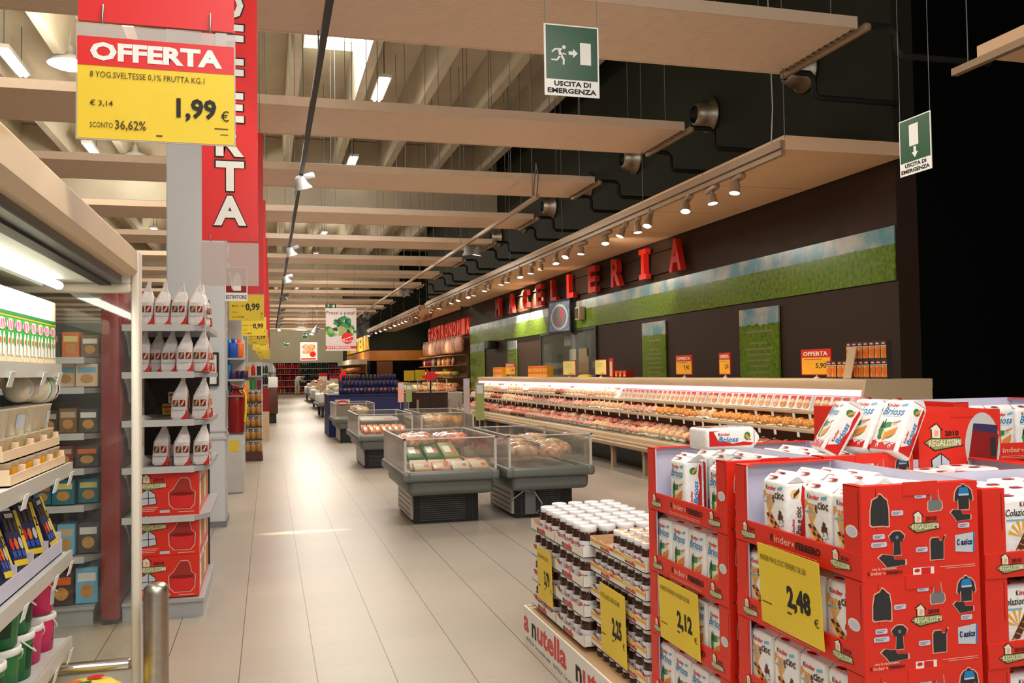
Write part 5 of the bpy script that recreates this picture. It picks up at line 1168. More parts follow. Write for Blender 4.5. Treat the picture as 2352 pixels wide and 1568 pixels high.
for k in range(4):
    z = .225 + k * .142
    for s in range(2):
        y1 = 4.95 - s * .44; y0 = y1 - .43
        jar_tray(XB, y0, y1, z, .5, .055, False, 'white carton tray of large spread jars, tier %s from the bottom, %s one' % (nth(k), ('far', 'near')[s]), False)
        for c in range(4):
            for d in range(5 if k == 3 else 1):
                if k == 3 and s == 0 and c == 0 and d == 0: continue
                put(J1, (XB + .053 + d * .0985, y1 - .06 - c * .103, z + .006), random.uniform(-.5, .5) if k < 3 else random.uniform(-.4, .4), 'large spread jar, %s tier up, %s tray, %s along, %s deep' % (nth(k), ('far', 'near')[s], nth(c), nth(d)))
for k in range(6):
    z = .13 + k * .1165
    for s in range(1):
        y0, y1 = 3.43, 4.075
        jar_tray(XS - .01, y0, y1, z, .42, .046, True, 'yellow banded carton tray of small spread jars, tier %s from the bottom' % nth(k), True)
        for c in range(8):
            for d in range(5 if k == 5 else 1):
                if k == 5 and c < 3 : continue
                put(J2, (XS + .034 + d * .077, y1 - .048 - c * .0785, z + .006), random.uniform(-.5, .5), 'small spread jar, %s tier up, %s from far end, %s deep' % (nth(k), nth(c), nth(d)))
jar_tray(1.95, 3.55, 4.1, .72, .4, .05, True, 'yellow banded carton tray of small spread jars, separate one behind the red trays', True)
for c in range(6): dup(J2, (1.99, 4.05 - c * .08, .726), 0, 'small spread jar in the separate tray behind the red trays, %s from its far end' % nth(c))
jar_tray(1.95, 3.55, 4.1, .6, .4, .05, True, 'yellow banded carton tray, empty lower one behind the red trays', True)
price_sheet(frame((XB - .012, 4.78, .30), (0, -1, 0), (-.02, 0, 1)), .26, .29, '3,79', 'NUTELLA BARATTOLO GR.750', 'yellow price sheet reading 3,79 on the large spread jars', (1.44, 4.65, .3))
price_sheet(frame((XS - .024, 3.9, .27), (0, -1, 0), (-.02, 0, 1)), .3, .31, '2,25', 'NUTELLA BICCHIERI GR.400', 'yellow price sheet reading 2,25 on the small spread jars', (1.48, 3.75, .27))
# printed pallet skirt
t = thing('pallet_skirt', 'white printed cardboard skirt around the spread jar pallet', 'display skirt', (1.42, 4.1, 0))
MB().box(1.415, 3.42, 0, 1.425, 5.0, .205, 'white').box(1.425, 4.99, 0, 2.0, 5.0, .205, 'white').build('skirt_board', t)
fr = fx(1.415, 5.0, 0); b = MB()
b.text(fr, 'a', .0, .07, .1, .155, 'printred', .001, .03)
for r in range(2):
    x = .16 + r * .74; b.text(fr, 'n', x, .07, x + .085, .15, 'ink', .001, .03); b.text(fr, 'utella', x + .1, .07, x + .6, .19, 'printred', .001, .03)
for k in range(3): b.text(fr, 'NUTELLA  Con nocciole scelte', .05 + k * .5, .025, .5 + k * .5, .045, 'ink', .001)
b.build('print', t)
MB().box(1.43, 3.45, 0, 1.96, 4.98, .2, 'card').build('pallet', t)
t = thing('pallet', 'low pallet carrying the small spread jars', 'pallet', (1.7, 3.75, 0)); MB().box(1.49, 3.43, .1, 1.9, 4.08, .128, 'card').build('deck', t)
# ================================================================== BUTCHER COUNTER
CY0, CY1 = 7.9, 25.4
t = thing('meat_counter', 'long open meat counter with lit canopy and three tiers of shelves', 'meat counter', (6.1, 16, 0))
MB().rbox(5.9, CY0, 1.31, 6.75, CY1, 1.42, 'canopy_beige', .015).build('canopy', t)
MB().box(5.905, CY0 + .05, 1.245, 5.935, CY1 - .05, 1.31, 'meatlight').build('light_strip', t)
MB().box(6.6, CY0, .5, 6.7, CY1, 1.31, 'glow_pink').build('back_panel', t)
for x, z, nm in ((5.75, 1.07, 0), (5.6, .88, 1)):
    s = MB().box(x, CY0 + .02, z - .02, 6.6, CY1 - .02, z, 'lightgrey').rbox(x - .012, CY0 + .02, z - .035, x + .01, CY1 - .02, z + .008, 'tan', .008).build('shelf', t)
    k = 0; y = CY0 + .3
    while y < CY1 and k < 48:
        f = frame((x - .014, y + .03, z - .085), (0, -1, 0), (-.1, 0, .99)); MB().prism(f, [(0, 0), (.05, 0), (.05, .055), (0, .055)], .002, 'gloss_white').build('price_tag', s); y += random.uniform(.22, .5); k += 1
MB().box(5.4, CY0, .5, 6.6, CY1, .56, 'lightgrey').build('deck', t)
MB().rbox(5.27, CY0, .44, 5.42, CY1, .55, 'tan', .02).rbox(5.22, CY0, .36, 5.30, CY1, .44, 'railtan', .03).rbox(5.26, CY0, .44, 5.34, CY1, .48, 'canopy_beige', .01).build('bumper_rail', t)
y = CY0
k = 0
while y < CY1 - .1:
    MB().box(5.33, y + .01, .53, 5.336, min(y + 1.23, CY1) - .01, .65, 'glass').build('front_glass', t); MB().box(5.322, y - .012, .52, 5.345, y + .012, .655, 'chrome').build('glass_clip', t)
    MB().box(5.3, y + .5, .1 if 0 else .3, 5.36, y + .58, .5, 'railtan').box(5.31, y + .5, 0, 5.37, y + .58, .3, 'railtan').build('leg', t)
    y += 1.25
MB().box(5.75, CY0, 0, 5.8, CY1, .5, 'darkgrey').build('kick_panel', t)
for y0, y1 in ((CY0 - .04, CY0), (CY1, CY1 + .04)):
    b = MB(); fr = frame((5.3, y1, 0), (1, 0, 0), (0, 0, 1)); b.prism(fr, [(0, .5), (1.4, .5), (1.4, 1.42), (.6, 1.42), (.55, 1.2), (0, .75)], y1 - y0, 'canopy_beige' if y0 < 10 else 'glass_side', 'tan'); b.build('end_panel', t)
area((5.98, 16.6, 1.27), .1, 17, 110, (1, .8, .86), rot=(0, math.radians(20), 0), name='meat_light')

# meat packs: prototypes, then single copies along the shelves
def meat(kind, lab):
    b = MB(); W, D, H = .21, .17, .03
    tm = 'white' if kind in (0, 2, 4) else 'black' if kind == 1 else 'packgreyblue'
    b.add([(-W / 2 * .8, -D / 2 * .8, 0), (W / 2 * .8, -D / 2 * .8, 0), (W / 2 * .8, D / 2 * .8, 0), (-W / 2 * .8, D / 2 * .8, 0), (-W / 2, -D / 2, H), (W / 2, -D / 2, H), (W / 2, D / 2, H), (-W / 2, D / 2, H)], [(3, 2, 1, 0), (0, 1, 5, 4), (1, 2, 6, 5), (2, 3, 7, 6), (3, 0, 4, 7), (4, 5, 6, 7)], tm)
    mm = ('pork', 'beef', 'chicken', 'mince', 'roast', 'ham')[kind]
    n = (5, 4, 3, 9, 4, 6)[kind]
    for i in range(n):
        if kind == 2: b.blob((random.uniform(-.05, .05), random.uniform(-.04, .04), H + .02), .085, .05, .05, mm, 8, 5, .15, random.random() * 3)
        elif kind == 3: b.tube([(-.09 + .02 * i, -.06, H + .008), (-.09 + .02 * i, .06, H + .012)], .011, mm, 6)
        else: b.blob((-.07 + .14 * i / max(n - 1, 1), random.uniform(-.015, .015), H + .014 + .008 * (i % 2)), .05, .072, .04, mm, 8, 5, .18, random.uniform(-.4, .4))
    b.quad(frame((.03, -.06, H + .034), (1, 0, 0), (0, 1, 0)), 0, 0, .05, .035, 'gloss_white')
    o = b.build('meat_pack'); tag(o, lab, 'meat pack', 'meat packs on the butcher counter'); return o
def upright(lab):
    t = MB().box(-.012, -.085, 0, .02, .085, .17, 'white').build('sliced_meat_pack'); tag(t, lab, 'meat pack', 'upright packs on the top meat shelf')
    fr = fx(-.012, .085, 0); b = MB(); b.ell(fr, .085, .06, .06, .045, 'roast', .004, 12); b.quad(fr, .03, .11, .14, .16, 'printred', .002); b.ell(fr, .085, .1, .045, .025, 'peach', .005, 10); b.build('print', t, True); return t
PM = [meat(k, 'x') for k in range(6)]; UP = upright('x'); index_children()
def mput(p, loc, rz, lab, rot=None): return put(p, loc, rz, lab, None, rot)
y = CY0 + .25; i = 0; kd = 0
while y < 14.4:                                # upright sliced packs at the near end of the top shelf
    mput(UP, (5.82 + random.uniform(-.01, .02), y, 1.075), 0, 'upright sliced meat pack on the top shelf, %s from the near end' % nth(i), (0, math.radians(22), random.uniform(-.1, .1))); y += .165; i += 1
shelf = [(5.86, 1.085, 14.6, .235, 'top', .12), (5.71, .895, CY0 + .2, .225, 'middle', .08), (5.47, .585, CY0 + .2, .23, 'lower', .02)]
PITCH = math.radians(20)
for x, z, y, dy, nm, tl in shelf:
    i = 0; run = 0
    while y < CY1 - .15:
        if run <= 0: kd = random.choice((0, 0, 0, 1, 2, 2, 3, 5)) if nm != 'middle' or y > 11.5 else random.choice((4, 4, 2)); run = random.randint(2, 6)
        run -= 1
        mput(PM[kd], (x, y, z + random.uniform(0, .012)), PI / 2, 'meat pack, front row of the %s counter shelf, %s from the near end' % (nm, nth(i)), tuple((Matrix.Rotation(-PITCH, 3, 'Y') @ Matrix.Rotation(PI / 2 + random.uniform(-.3, .3), 3, 'Z')).to_euler()))
        i += 1; y += dy
for x, z, y, dy, nm in ((6.06, 1.15, 14.7, .25, 'top'), (5.91, .955, CY0 + .3, .26, 'middle'), (5.68, .655, CY0 + .3, .26, 'lower')):
    i = 0
    while y < CY1 - .2:
        mput(PM[random.choice((0, 1, 2, 3, 5))], (x, y, z), PI / 2, 'meat pack, back row of the %s counter shelf, %s from the near end' % (nm, nth(i)), tuple((Matrix.Rotation(-PITCH, 3, 'Y') @ Matrix.Rotation(PI / 2 + random.uniform(-.3, .3), 3, 'Z')).to_euler())); i += 1; y += dy

# offer signs and goods standing on the canopy
def offer(y0, y1, z0, z1, price, lab, head=True):
    fr = fx(6.3, y1, z0); w, h = y1 - y0, z1 - z0
    t = thing('offer_sign', lab, 'sign', (6.3, (y0 + y1) / 2, 1.42), 'offer signs on the meat counter')
    MB().prism(fr, [(0, 0), (w, 0), (w, h), (0, h)], .012, 'red').build('frame', t)
    b = MB(); f2 = lambda a, c, n=0: fr(a, c, n + .012)
    b.quad(f2, .03 * w, .04 * h, .97 * w, (.68 if head else .95) * h, 'amber' if head else 'paleyellow')
    if head:
        b.text(f2, 'OFFERTA', .08 * w, .74 * h, .9 * w, .91 * h, 'cream', .002, .03); b.text(f2, price, .5 * w, .24 * h, .85 * w, .47 * h, 'ink', .002, .02); b.quad(f2, .1 * w, .6 * h, .7 * w, .62 * h, 'inkbrown', .002)
    else: b.quad(f2, .5 * w, .08 * h, .8 * w, .12 * h, 'printred', .002); b.quad(f2, .15 * w, .55 * h, .6 * w, .57 * h, 'olive', .002); b.quad(f2, .2 * w, .7 * h, .7 * w, .72 * h, 'olive', .002)
    b.build('printed_card', t)
    MB().tube([(6.3, (y0 + y1) / 2, 1.421), (6.3, (y0 + y1) / 2, z0)], .012, 'lightgrey', 6).lathe([(.05, 0), (.02, .02), (0, .02)], 'lightgrey', 10, (6.3, (y0 + y1) / 2, 1.421)).build('stand', t)
offer(22.7, 23.7, 1.48, 1.79, '1,49', 'small red and yellow offer sign on the far part of the meat counter')
offer(17.9, 18.75, 1.46, 1.78, '', 'pale yellow notice in a red frame on the counter before the window', False)
offer(16.12, 16.75, 1.47, 1.77, '', 'narrower pale yellow notice beside the red snack cartons', False)
offer(12.52, 13.08, 1.47, 1.775, '7,42', 'red and yellow offer sign reading 7,42 beside the turf panel')
offer(11.34, 11.66, 1.47, 1.78, '2,30', 'narrow red and yellow offer sign standing alone in the middle')
offer(9.0, 9.6, 1.46, 1.77, '5,90', 'red and yellow offer sign reading 5,90 beside the dark jar cartons')
def sauce(loc, lab, far=False):
    t = thing('sauce_carton', lab, 'carton', loc, 'dark sauce cartons at the near end of the meat counter')
    x, y, z = loc
    MB().box(x, y, z, x + .07, y + .092, z + .2, 'boxdark').build('carton', t)
    fr = fx(x, y + .092, z); b = MB(); b.quad(fr, .004, .02, .088, .14, 'roast'); b.ell(fr, .05, .075, .034, .06, 'orange', .0015, 10); b.ell(fr, .046, .175, .03, .016, 'printred', .002, 10); b.quad(fr, .02, .17, .07, .18, 'cream', .003); b.quad(fr, .0, .145, .092, .152, 'white', .001); b.build('print', t)
for j in range(11): sauce((6.28 + .004 * (j % 3), 8.02 + j * .097, 1.422), 'dark sauce carton in the lower row on the meat counter, %s from the near end' % nth(j))
for j in range(7): sauce((6.3, 8.03 + j * .098 + .02, 1.625), 'dark sauce carton in the upper row on the meat counter, %s from the near end' % nth(j))
t = thing('wooden_paddle', 'pale wooden board leaning against the dark sauce cartons', 'board', (6.2, 8.6, 1.43))
MB().prism(frame((6.22, 8.68, 1.425), (0, -1, 0), (.06, -.25, 1)), [(0, 0), (.14, 0), (.14, .34), (0, .34)], .01, 'tan').build('board', t); MB().box(6.2, 8.4, 1.42, 6.24, 8.5, 1.425, 'midgrey').build('foot_plate', t)
def snackbox(y, z, i, row, lab, grp, m='amber'):
    t = thing('snack_carton', lab, 'carton', (6.25, y, z), grp)
    MB().box(6.25, y, z, 6.4, y + .17, z + .13, m).build('carton', t)
    b = MB(); fr = fx(6.25, y + .17, z); b.quad(fr, .01, .07, .16, .12, 'orange'); b.ell(fr, .085, .04, .05, .03, 'bread', .001, 8); b.quad(fr, .03, .085, .14, .105, 'printred', .0015); b.build('print', t)
for g_, y0, n, nm in ((0, 19.8, 8, 'near'), (1, 24.0, 5, 'far')):
    for r in range(2):
        for k in range(n): snackbox(y0 + k * .2, 1.422 + r * .133, k, r, 'yellow snack carton in the %s block on the meat counter, %s row, %s along' % (nm, ('lower', 'upper')[r], nth(k)), 'yellow snack cartons')
for k in range(4): snackbox(15.05 + k * .2, 1.422, k, 0, 'red snack carton beside the narrow pale notice, %s from the near end' % nth(k), 'red snack cartons', 'darkred')
t = thing('snack_display', 'tall red card standing among the red snack cartons', 'display', (6.24, 15.6, 1.42)); MB().box(6.22, 15.62, 1.421, 6.24, 15.8, 1.78, 'red').build('card', t); MB().quad(fx(6.22, 15.8, 1.421), .03, .03, .15, .3, 'tan').build('print', t)
t = thing('yellow_dome', 'low yellow dome lying on the canopy between the two pale notices', 'food', (6.3, 17.3, 1.42)); MB().blob((6.3, 17.35, 1.42), .12, .35, .07, 'yellow', 14, 8, .02).build('body', t); MB().box(6.2, 17.05, 1.42, 6.4, 17.65, 1.424, 'white').build('tray', t)

# ================================================================== FREEZER ISLANDS
def island(x0, x1, y0, y1, lab, base=True, z=0.):
    t = thing('freezer_island', lab, 'freezer', ((x0 + x1) / 2, (y0 + y1) / 2, 0), 'island freezers along the aisle')
    MB().rbox(x0 + .07, y0 + .05, .31, x1 - .05, y1 - .05, .5, 'freezer', .06, 3).build('tub', t)
    b = MB(); 
    for q in ((x0, y0, x0 + .09, y1), (x1 - .09, y0, x1, y1)): b.rbox(q[0], q[1], .455, q[2], q[3], .56, 'freezer', .03, 3)
    for q in ((x0 + .06, y0, x1 - .06, y0 + .09), (x0 + .06, y1 - .09, x1 - .06, y1)): b.rbox(q[0], q[1], .455, q[2], q[3], .56, 'freezer', .03, 3)
    b.build('bumper_rim', t)
    MB().box(x0 + .09, y0 + .09, .5, x1 - .09, y1 - .09, .52, 'white').build('inner_floor', t)
    for nm, q in (('g', (x0 + .03, y0 + .03, x0 + .038, y1 - .03)), ('g', (x1 - .038, y0 + .03, x1 - .03, y1 - .03)), ('g', (x0 + .04, y0 + .03, x1 - .04, y0 + .038)), ('g', (x0 + .04, y1 - .038, x1 - .04, y1 - .03))):
        w = MB().box(q[0], q[1], .56, q[2], q[3], .885, 'acrylic' if q[0] < x0 + .035 else 'glass_side').build('glass_wall', t)
    MB().box(x0 + .02, y0 + .02, .883, x1 - .02, y0 + .045, .893, 'lightgrey').box(x0 + .02, y1 - .045, .883, x1 - .02, y1 - .02, .893, 'lightgrey').box(x0 + .02, y0 + .02, .883, x0 + .045, y1 - .02, .893, 'lightgrey').box(x1 - .045, y0 + .02, .883, x1 - .02, y1 - .02, .893, 'lightgrey').build('glass_edge', t)
    for a, c in ((x0 + .028, y0 + .028), (x1 - .052, y0 + .028), (x0 + .028, y1 - .052), (x1 - .052, y1 - .052)): MB().box(a, c, .555, a + .024, c + .024, .885, 'freezerlight').build('corner_post', t)
    bx0, bx1 = x0 + .17, x1 - .18
    MB().box(bx0, y0 + .32, .0, bx1, y1 - .3, .32, 'darkgrey').build('base', t)
    b = MB().box(bx0 - .01, y0 + .29, 0, bx1 + .01, y0 + .32, .31, 'black')
    for k in range(6): b.box(bx0 + (bx1 - bx0) * (k + .5) / 6, y0 + .283, .01, bx0 + (bx1 - bx0) * (k + .5) / 6 + .006, y0 + .29, .3, 'darkgrey')
    for k in range(12): b.box(bx0 + .05, y0 + .285, .03 + k * .022, bx0 + (bx1 - bx0) * .8, y0 + .29, .036 + k * .022, 'greydk')
    b.build('compressor_grille', t)
    b = MB().box(bx0 - .03, y0 + .34, .04, bx0 - .001, y1 - .4, .3, 'freezerlight')
    for k in range(4): b.box(bx0 - .033, y0 + .4, .07 + k * .055, bx0 - .03, y1 - .5, .085 + k * .055, 'midgrey')
    b.build('side_vent', t)
    return t
ISL = [(1.28, 2.29, 8.9, 10.6, 'front island freezer with bagged meat and green packs'), (2.36, 3.33, 8.9, 10.6, 'front island freezer beside the spread jars, with wrapped poultry'),
       (1.37, 2.32, 14.6, 16.6, 'second island freezer with orange packs along the aisle'), (2.4, 3.35, 14.6, 16.6, 'second row island freezer with yellow bagged goods'), (1.42, 2.36, 20.4, 22.2, 'third island freezer before the blue table')]
for a in ISL: island(*a)
def goods(x0, x1, y0, y1, z, mats, n, lab, grp, sx=.16, sy=.12, sz=.05):
    for i in range(n):
        c = (x0 + sx * .9 + (x1 - x0 - 1.8 * sx) * ((i % 2) * .8 + random.uniform(0, .2)), y0 + sy + (y1 - y0 - 2 * sy) * (i + .5) / n, z + sz + random.uniform(0, .05))
        m = mats[i % len(mats)]
        b = MB()
        for k in range(4): b.blob((random.uniform(-.5, .5) * sx, random.uniform(-.4, .4) * sy, random.uniform(-.01, .02)), sx * .6, sy * .7, sz, m, 9, 6, .2, random.random() * 3)
        b.blob((0, 0, .005), sx * 1.1, sy * 1.05, sz * 1.2, 'film', 10, 6, .1)
        o = b.build('frozen_pack', at=c); tag(o, '%s, %s from the near side' % (lab, nth(i)), 'frozen food', grp)
def flat(x0, x1, y0, y1, z, mats, nx, ny, lab, grp, tilt=0., h=.035):
    for j in range(ny):
        for i in range(nx):
            wx, wy = (x1 - x0) / nx, (y1 - y0) / ny; x, y = x0 + wx * i, y0 + wy * j; m = mats[(i + j * 2) % len(mats)]
            b = MB().rbox(-wx * .46, -wy * .46, 0, wx * .46, wy * .46, h, m, .012); f = frame((-wx * .4, -wy * .4, h), (1, 0, 0), (0, 1, 0)); b.quad(f, wx * .1, wy * .2, wx * .5, wy * .6, 'gloss_white', .001); b.ell(f, wx * .6, wy * .3, wx * .12, wy * .18, 'printred', .0012, 8)
            o = b.build('frozen_carton', at=(x + wx / 2, y + wy / 2, z)); o.rotation_euler = (tilt, 0, random.uniform(-.1, .1)); tag(o, '%s, row %s, %s along' % (lab, nth(j), nth(i)), 'frozen food', grp)
flat(1.42, 2.22, 9.02, 9.5, .57, ('peach', 'pork', 'white', 'peach'), 4, 2, 'pale flat meat tray low in the front freezer', 'flat trays in the front freezer', .25)
flat(1.42, 2.0, 9.5, 9.9, .66, ('green', 'green', 'olive'), 3, 1, 'green frozen pack in the front freezer', 'green packs in the front freezer', .35, .06)
goods(1.38, 2.2, 9.75, 10.5, .68, ('pork', 'mince', 'pork'), 8, 'bagged pink meat heaped in the front freezer', 'bagged meat in the front freezer', .2, .14, .075)
goods(2.46, 3.22, 9.0, 10.45, .62, ('peach', 'pork', 'ham', 'peach', 'mince', 'cheese'), 14, 'wrapped poultry in the freezer beside the spread jars', 'wrapped poultry', .2, .14, .07)
flat(2.5, 3.1, 9.9, 10.4, .74, ('paleyellow', 'cheese'), 2, 2, 'yellowish frozen tray at the back of the poultry freezer', 'trays in the poultry freezer', .2)
flat(1.5, 2.22, 14.75, 15.4, .6, ('orange', 'roast', 'orange', 'amber'), 7, 2, 'orange frozen pack in the second freezer', 'orange packs', .3, .05)
flat(1.5, 2.22, 15.5, 16.4, .74, ('lightgrey',), 1, 3, 'pale frozen slab at the back of the second freezer', 'pale slabs', .1)
goods(2.5, 3.3, 14.8, 16.4, .6, ('chicken', 'bread', 'cheese', 'bread'), 8, 'yellow bagged goods in the second row freezer', 'yellow bagged goods', .22, .16, .09)
goods(1.5, 2.3, 20.6, 22.0, .6, ('pork', 'cheese', 'peach'), 7, 'wrapped goods in the third freezer', 'goods in the third freezer', .2, .14, .08)
t = thing('oval_sign', 'white card with a red oval at the end of the third freezer', 'sign', (1.55, 20.5, .9)); MB().rbox(1.45, 20.44, .62, 1.78, 20.46, .98, 'freezerlight', .005).build('card', t); b = MB(); f = fy(1.45, 20.44, .62); b.ell(f, .165, .28, .13, .065, 'printred', .001, 20); b.ell(f, .165, .28, .1, .02, 'white', .002, 12); b.build('print', t)
def flag(x, y, z0, z1, m, lab, face=0):
    t = thing('price_flag', lab, 'sign', (x, y, .89), 'upright price flags')
    fr = fy(x - .05, y, z0) if face == 0 else frame((x, y, z0), (.5, -.87, 0), (0, 0, 1))
    MB().prism(fr, [(0, 0), (.11, 0), (.11, z1 - z0), (0, z1 - z0)], .008, m, 'red').build('card', t)
    MB().quad(fr, .015, (z1 - z0) * .72, .095, (z1 - z0) * .95, 'lavender', .0095).build('print', t)
    MB().tube([(x, y + .004, .893), (x, y + .004, z0)], .008, 'chrome', 6).build('stem', t)
flag(2.47, 10.57, .97, 1.42, 'olive', 'yellow and violet price flag on the back edge of the poultry freezer'); flag(2.28, 10.57, 1.08, 1.48, 'acrylic_sign', 'pale price flag with red edge between the front freezers', 1)
flag(2.37, 16.56, 1.02, 1.38, 'glow_pink', 'pink price flag between the second row freezers'); flag(2.52, 16.56, 1.02, 1.34, 'olive', 'yellow green price flag on the second row freezers')
t = thing('red_arrow_sign', 'bright red arrow shaped sign on a black pole', 'sign', (3.05, 17.5, 0))
MB().tube([(3.1, 17.5, 0), (3.1, 17.5, 1.45)], .018, 'black', 7).build('pole', t)
MB().prism(fy(2.92, 17.5, 1.38), [(0, .14), (.1, .1), (.1, .26), (.16, .2), (.36, .14), (.28, .06), (.2, .04), (.16, 0), (.1, .05), (.02, .07)], .03, 'printred').build('arrow', t)
for i, (x, y) in enumerate(((3.55, 16.8), (3.7, 18.6), (3.0, 18.5))):
    t = thing('barrier_post', 'steel barrier post standing behind the second freezers, %s one' % nth(i), 'post', (x, y, 0), 'steel barrier posts'); MB().tube([(x, y, .01), (x, y, 1.0)], .025, 'steel', 10).build('tube', t); MB().lathe([(.12, 0), (.12, .015), (.03, .02)], 'steel', 14, (x, y, 0)).build('foot', t)
MB_ = 0
# power point between the front freezers
t = thing('power_box', 'grey socket box with cable between the front freezers', 'socket box', (2.65, 9.1, 0)); MB().rbox(2.62, 9.14, .04, 2.74, 9.18, .3, 'midgrey', .01).build('box', t); MB().tube([(2.68, 9.14, .28), (2.6, 9.1, .3), (2.5, 9.2, .2)], .008, 'lightgrey', 6).tube([(2.72, 9.14, .28), (2.8, 9.12, .15), (2.74, 9.12, .05)], .008, 'lightgrey', 6).build('cable', t)
t = thing('red_side_strip', 'strip of red and white stickers between the front freezers', 'sticker', (2.1, 9.9, .7)); b = MB(); f = frame((2.25, 10.3, .6), (0, -1, 0), (0, 0, 1))
for k in range(4): b.quad(f, .1 + k * .28, .16, .24 + k * .28, .19, 'printred'); b.quad(f, .1 + k * .28, .11, .24 + k * .28, .14, 'printred')
b.build('sticker_row', t); MB().box(2.251, 9.1, .66, 2.2515, 10.3, .86, 'film').build('backing', t)

# ================================================================== BLUE TABLE AND COUNTERS FARTHER DOWN
t = thing('blue_table', 'display table with blue cloth behind the third freezer', 'table', (2.3, 23, 0)); MB().box(1.44, 22.5, 0, 3.3, 24.3, 1.02, 'navy').build('cloth', t); MB().box(1.42, 22.48, 1.02, 3.32, 24.32, 1.05, 'navy').build('table_top', t)
k = 0
for r in range(3):
    for i in range(16):
        x = 1.75 + i * .1; z = 1.05 if r != 1 else 1.05
        yy = 22.6 + r * .25; zz = 1.05 + .0 + (0 if r == 0 else .17 if r == 1 else .34)
        if r and i in (0, 15): continue
        b = MB().lathe([(0, 0), (.042, 0), (.042, .11), (.035, .13), (.035, .15), (0, .15)], random.choice(('boxdark', 'purple', 'navy')), 8, (x, yy, zz), mats=['boxdark', random.choice(('navy', 'purple', 'boxdark')), 'orange' if r == 0 and i % 3 else 'boxdark', 'purple', 'purple']); o = b.build('preserve_jar', loc=(x, yy, zz)); tag(o, 'dark jar on the blue table, step %s from below, %s from the aisle' % (nth(r), nth(i)), 'jar', 'dark jars on the blue table')
t = thing('step_riser', 'blue stepped riser carrying the dark jars', 'riser', (2.5, 22.9, 1.05)); MB().box(1.75, 22.72, 1.05, 3.25, 23.4, 1.218, 'navy').build('lower_step', t); MB().box(1.75, 22.97, 1.22, 3.25, 23.4, 1.388, 'navy').build('upper_step', t)
def counter(x0, x1, y0, y1, lab, food, mats, n):
    t = thing('produce_counter', lab, 'counter', ((x0 + x1) / 2, y0, 0), 'white counters down the aisle')
    MB().rbox(x0, y0, .5, x1, y1, .85, 'white', .06).build('body', t); MB().rbox(x0 - .06, y0 - .06, .4, x1 + .06, y1 + .06, .52, 'midgrey', .04).build('bumper', t)
    for a, c in ((x0 + .15, y0 + .15), (x1 - .15, y0 + .15), (x0 + .15, y1 - .2), (x1 - .15, y1 - .2)): MB().tube([(a, c, 0), (a, c, .42)], .05, 'darkgrey', 8).build('leg', t)
    MB().prism(frame((x0 + .05, y0 + .1, .86), (.1, 0, .08), (0, .02, .12)), [(0, 0), (2.4, 0), (2.4, 2.2), (0, 2.2)], .01, 'tan').build('price_board', t)
    for i in range(n):
        m = mats[i % len(mats)]; x = random.uniform(x0 + .15, x1 - .15); y = random.uniform(y0 + .4, y1 - .2); z = .87 + .3 * (1 - abs(x - (x0 + x1) / 2) / (x1 - x0) * 2) * random.random()
        b = MB().blob((0, 0, .0), .17, .14, .08, m, 9, 6, .15); o = b.build(food, at=(x, y, z + .05)); tag(o, '%s heaped on the %s, piece %s' % (food.replace('_', ' '), lab.split(',')[0], nth(i)), food.replace('_', ' '), 'heap on the ' + lab)
counter(1.75, 3.2, 33, 35.6, 'white counter with pale wrapped bread, first one', 'wrapped_loaf', ('cream', 'peach', 'cheese', 'white'), 30)
counter(2.0, 3.5, 41, 45, 'white counter with cheese wedges, middle one', 'cheese_wedge', ('cheese', 'cream', 'paleyellow', 'white'), 34)
counter(2.2, 3.6, 51, 58, 'white counter with pink and red packs, last one', 'cold_cut_pack', ('ham', 'peach', 'red', 'pork', 'cream'), 34)
for i, (x, y, z) in enumerate(((3.0, 56, 1.35), (3.6, 55, 1.2))):
    t = thing('red_carton', 'red and white carton standing on the last white counter, %s' % nth(i), 'carton', (x, y, z)); MB().box(x, y, .9, x + .5, y + .3, z + .3, 'red').build('carton', t); MB().box(x, y - .01, .9, x + .5, y, z + .1, 'white').build('label', t)
t = thing('red_figure_sign', 'red cut out sign on a pole among the far counters', 'sign', (5, 60, 0)); MB().tube([(4.6, 58, 0), (4.6, 58, 1.2)], .03, 'black', 6).build('pole', t); MB().prism(fy(4.35, 58, 1.15), [(.1, 0), (.45, 0), (.55, .3), (.4, .55), (.25, .75), (.15, .5), (0, .3)], .05, 'red').build('shape', t)
# deli counters under the second slab
t = thing('deli_counter', 'pale deli counter with clear bags of salad', 'counter', (3.6, 25.5, 0)); MB().rbox(2.95, 25, .0, 4.3, 27.6, 1.0, 'freezer', .04).build('body', t); MB().box(2.95, 25, 1.0, 4.3, 27.6, 1.03, 'tan').build('worktop', t)
for i in range(16):
    o = MB().blob((0, 0, 0), .16, .13, .1, random.choice(('cheese', 'olive', 'cream', 'paleyellow')), 9, 6, .2).build('salad_bag', at=(3.1 + (i % 5) * .25, 25.2 + (i // 5) * .35, 1.12)); tag(o, 'pale salad bag on the deli counter, row %s, %s along' % (nth(i // 5), nth(i % 5)), 'salad bag', 'salad bags')
t = thing('hot_food_counter', 'dark brown serving counter with glass and orange food', 'counter', (4.1, 23, 0)); MB().box(3.65, 22.6, .0, 4.45, 24, 1.05, 'wallbrown').build('body', t); MB().box(3.63, 22.58, 1.05, 4.47, 24.02, 1.09, 'steel').build('worktop', t); MB().box(3.65, 22.6, 1.36, 4.45, 23.2, 1.38, 'glass').build('glass_shelf', t)
for x in (3.68, 3.93, 4.18, 4.42): MB().tube([(x, 22.62, 1.09), (x, 22.62, 1.4)], .012, 'chrome', 6).build('glass_post', t)
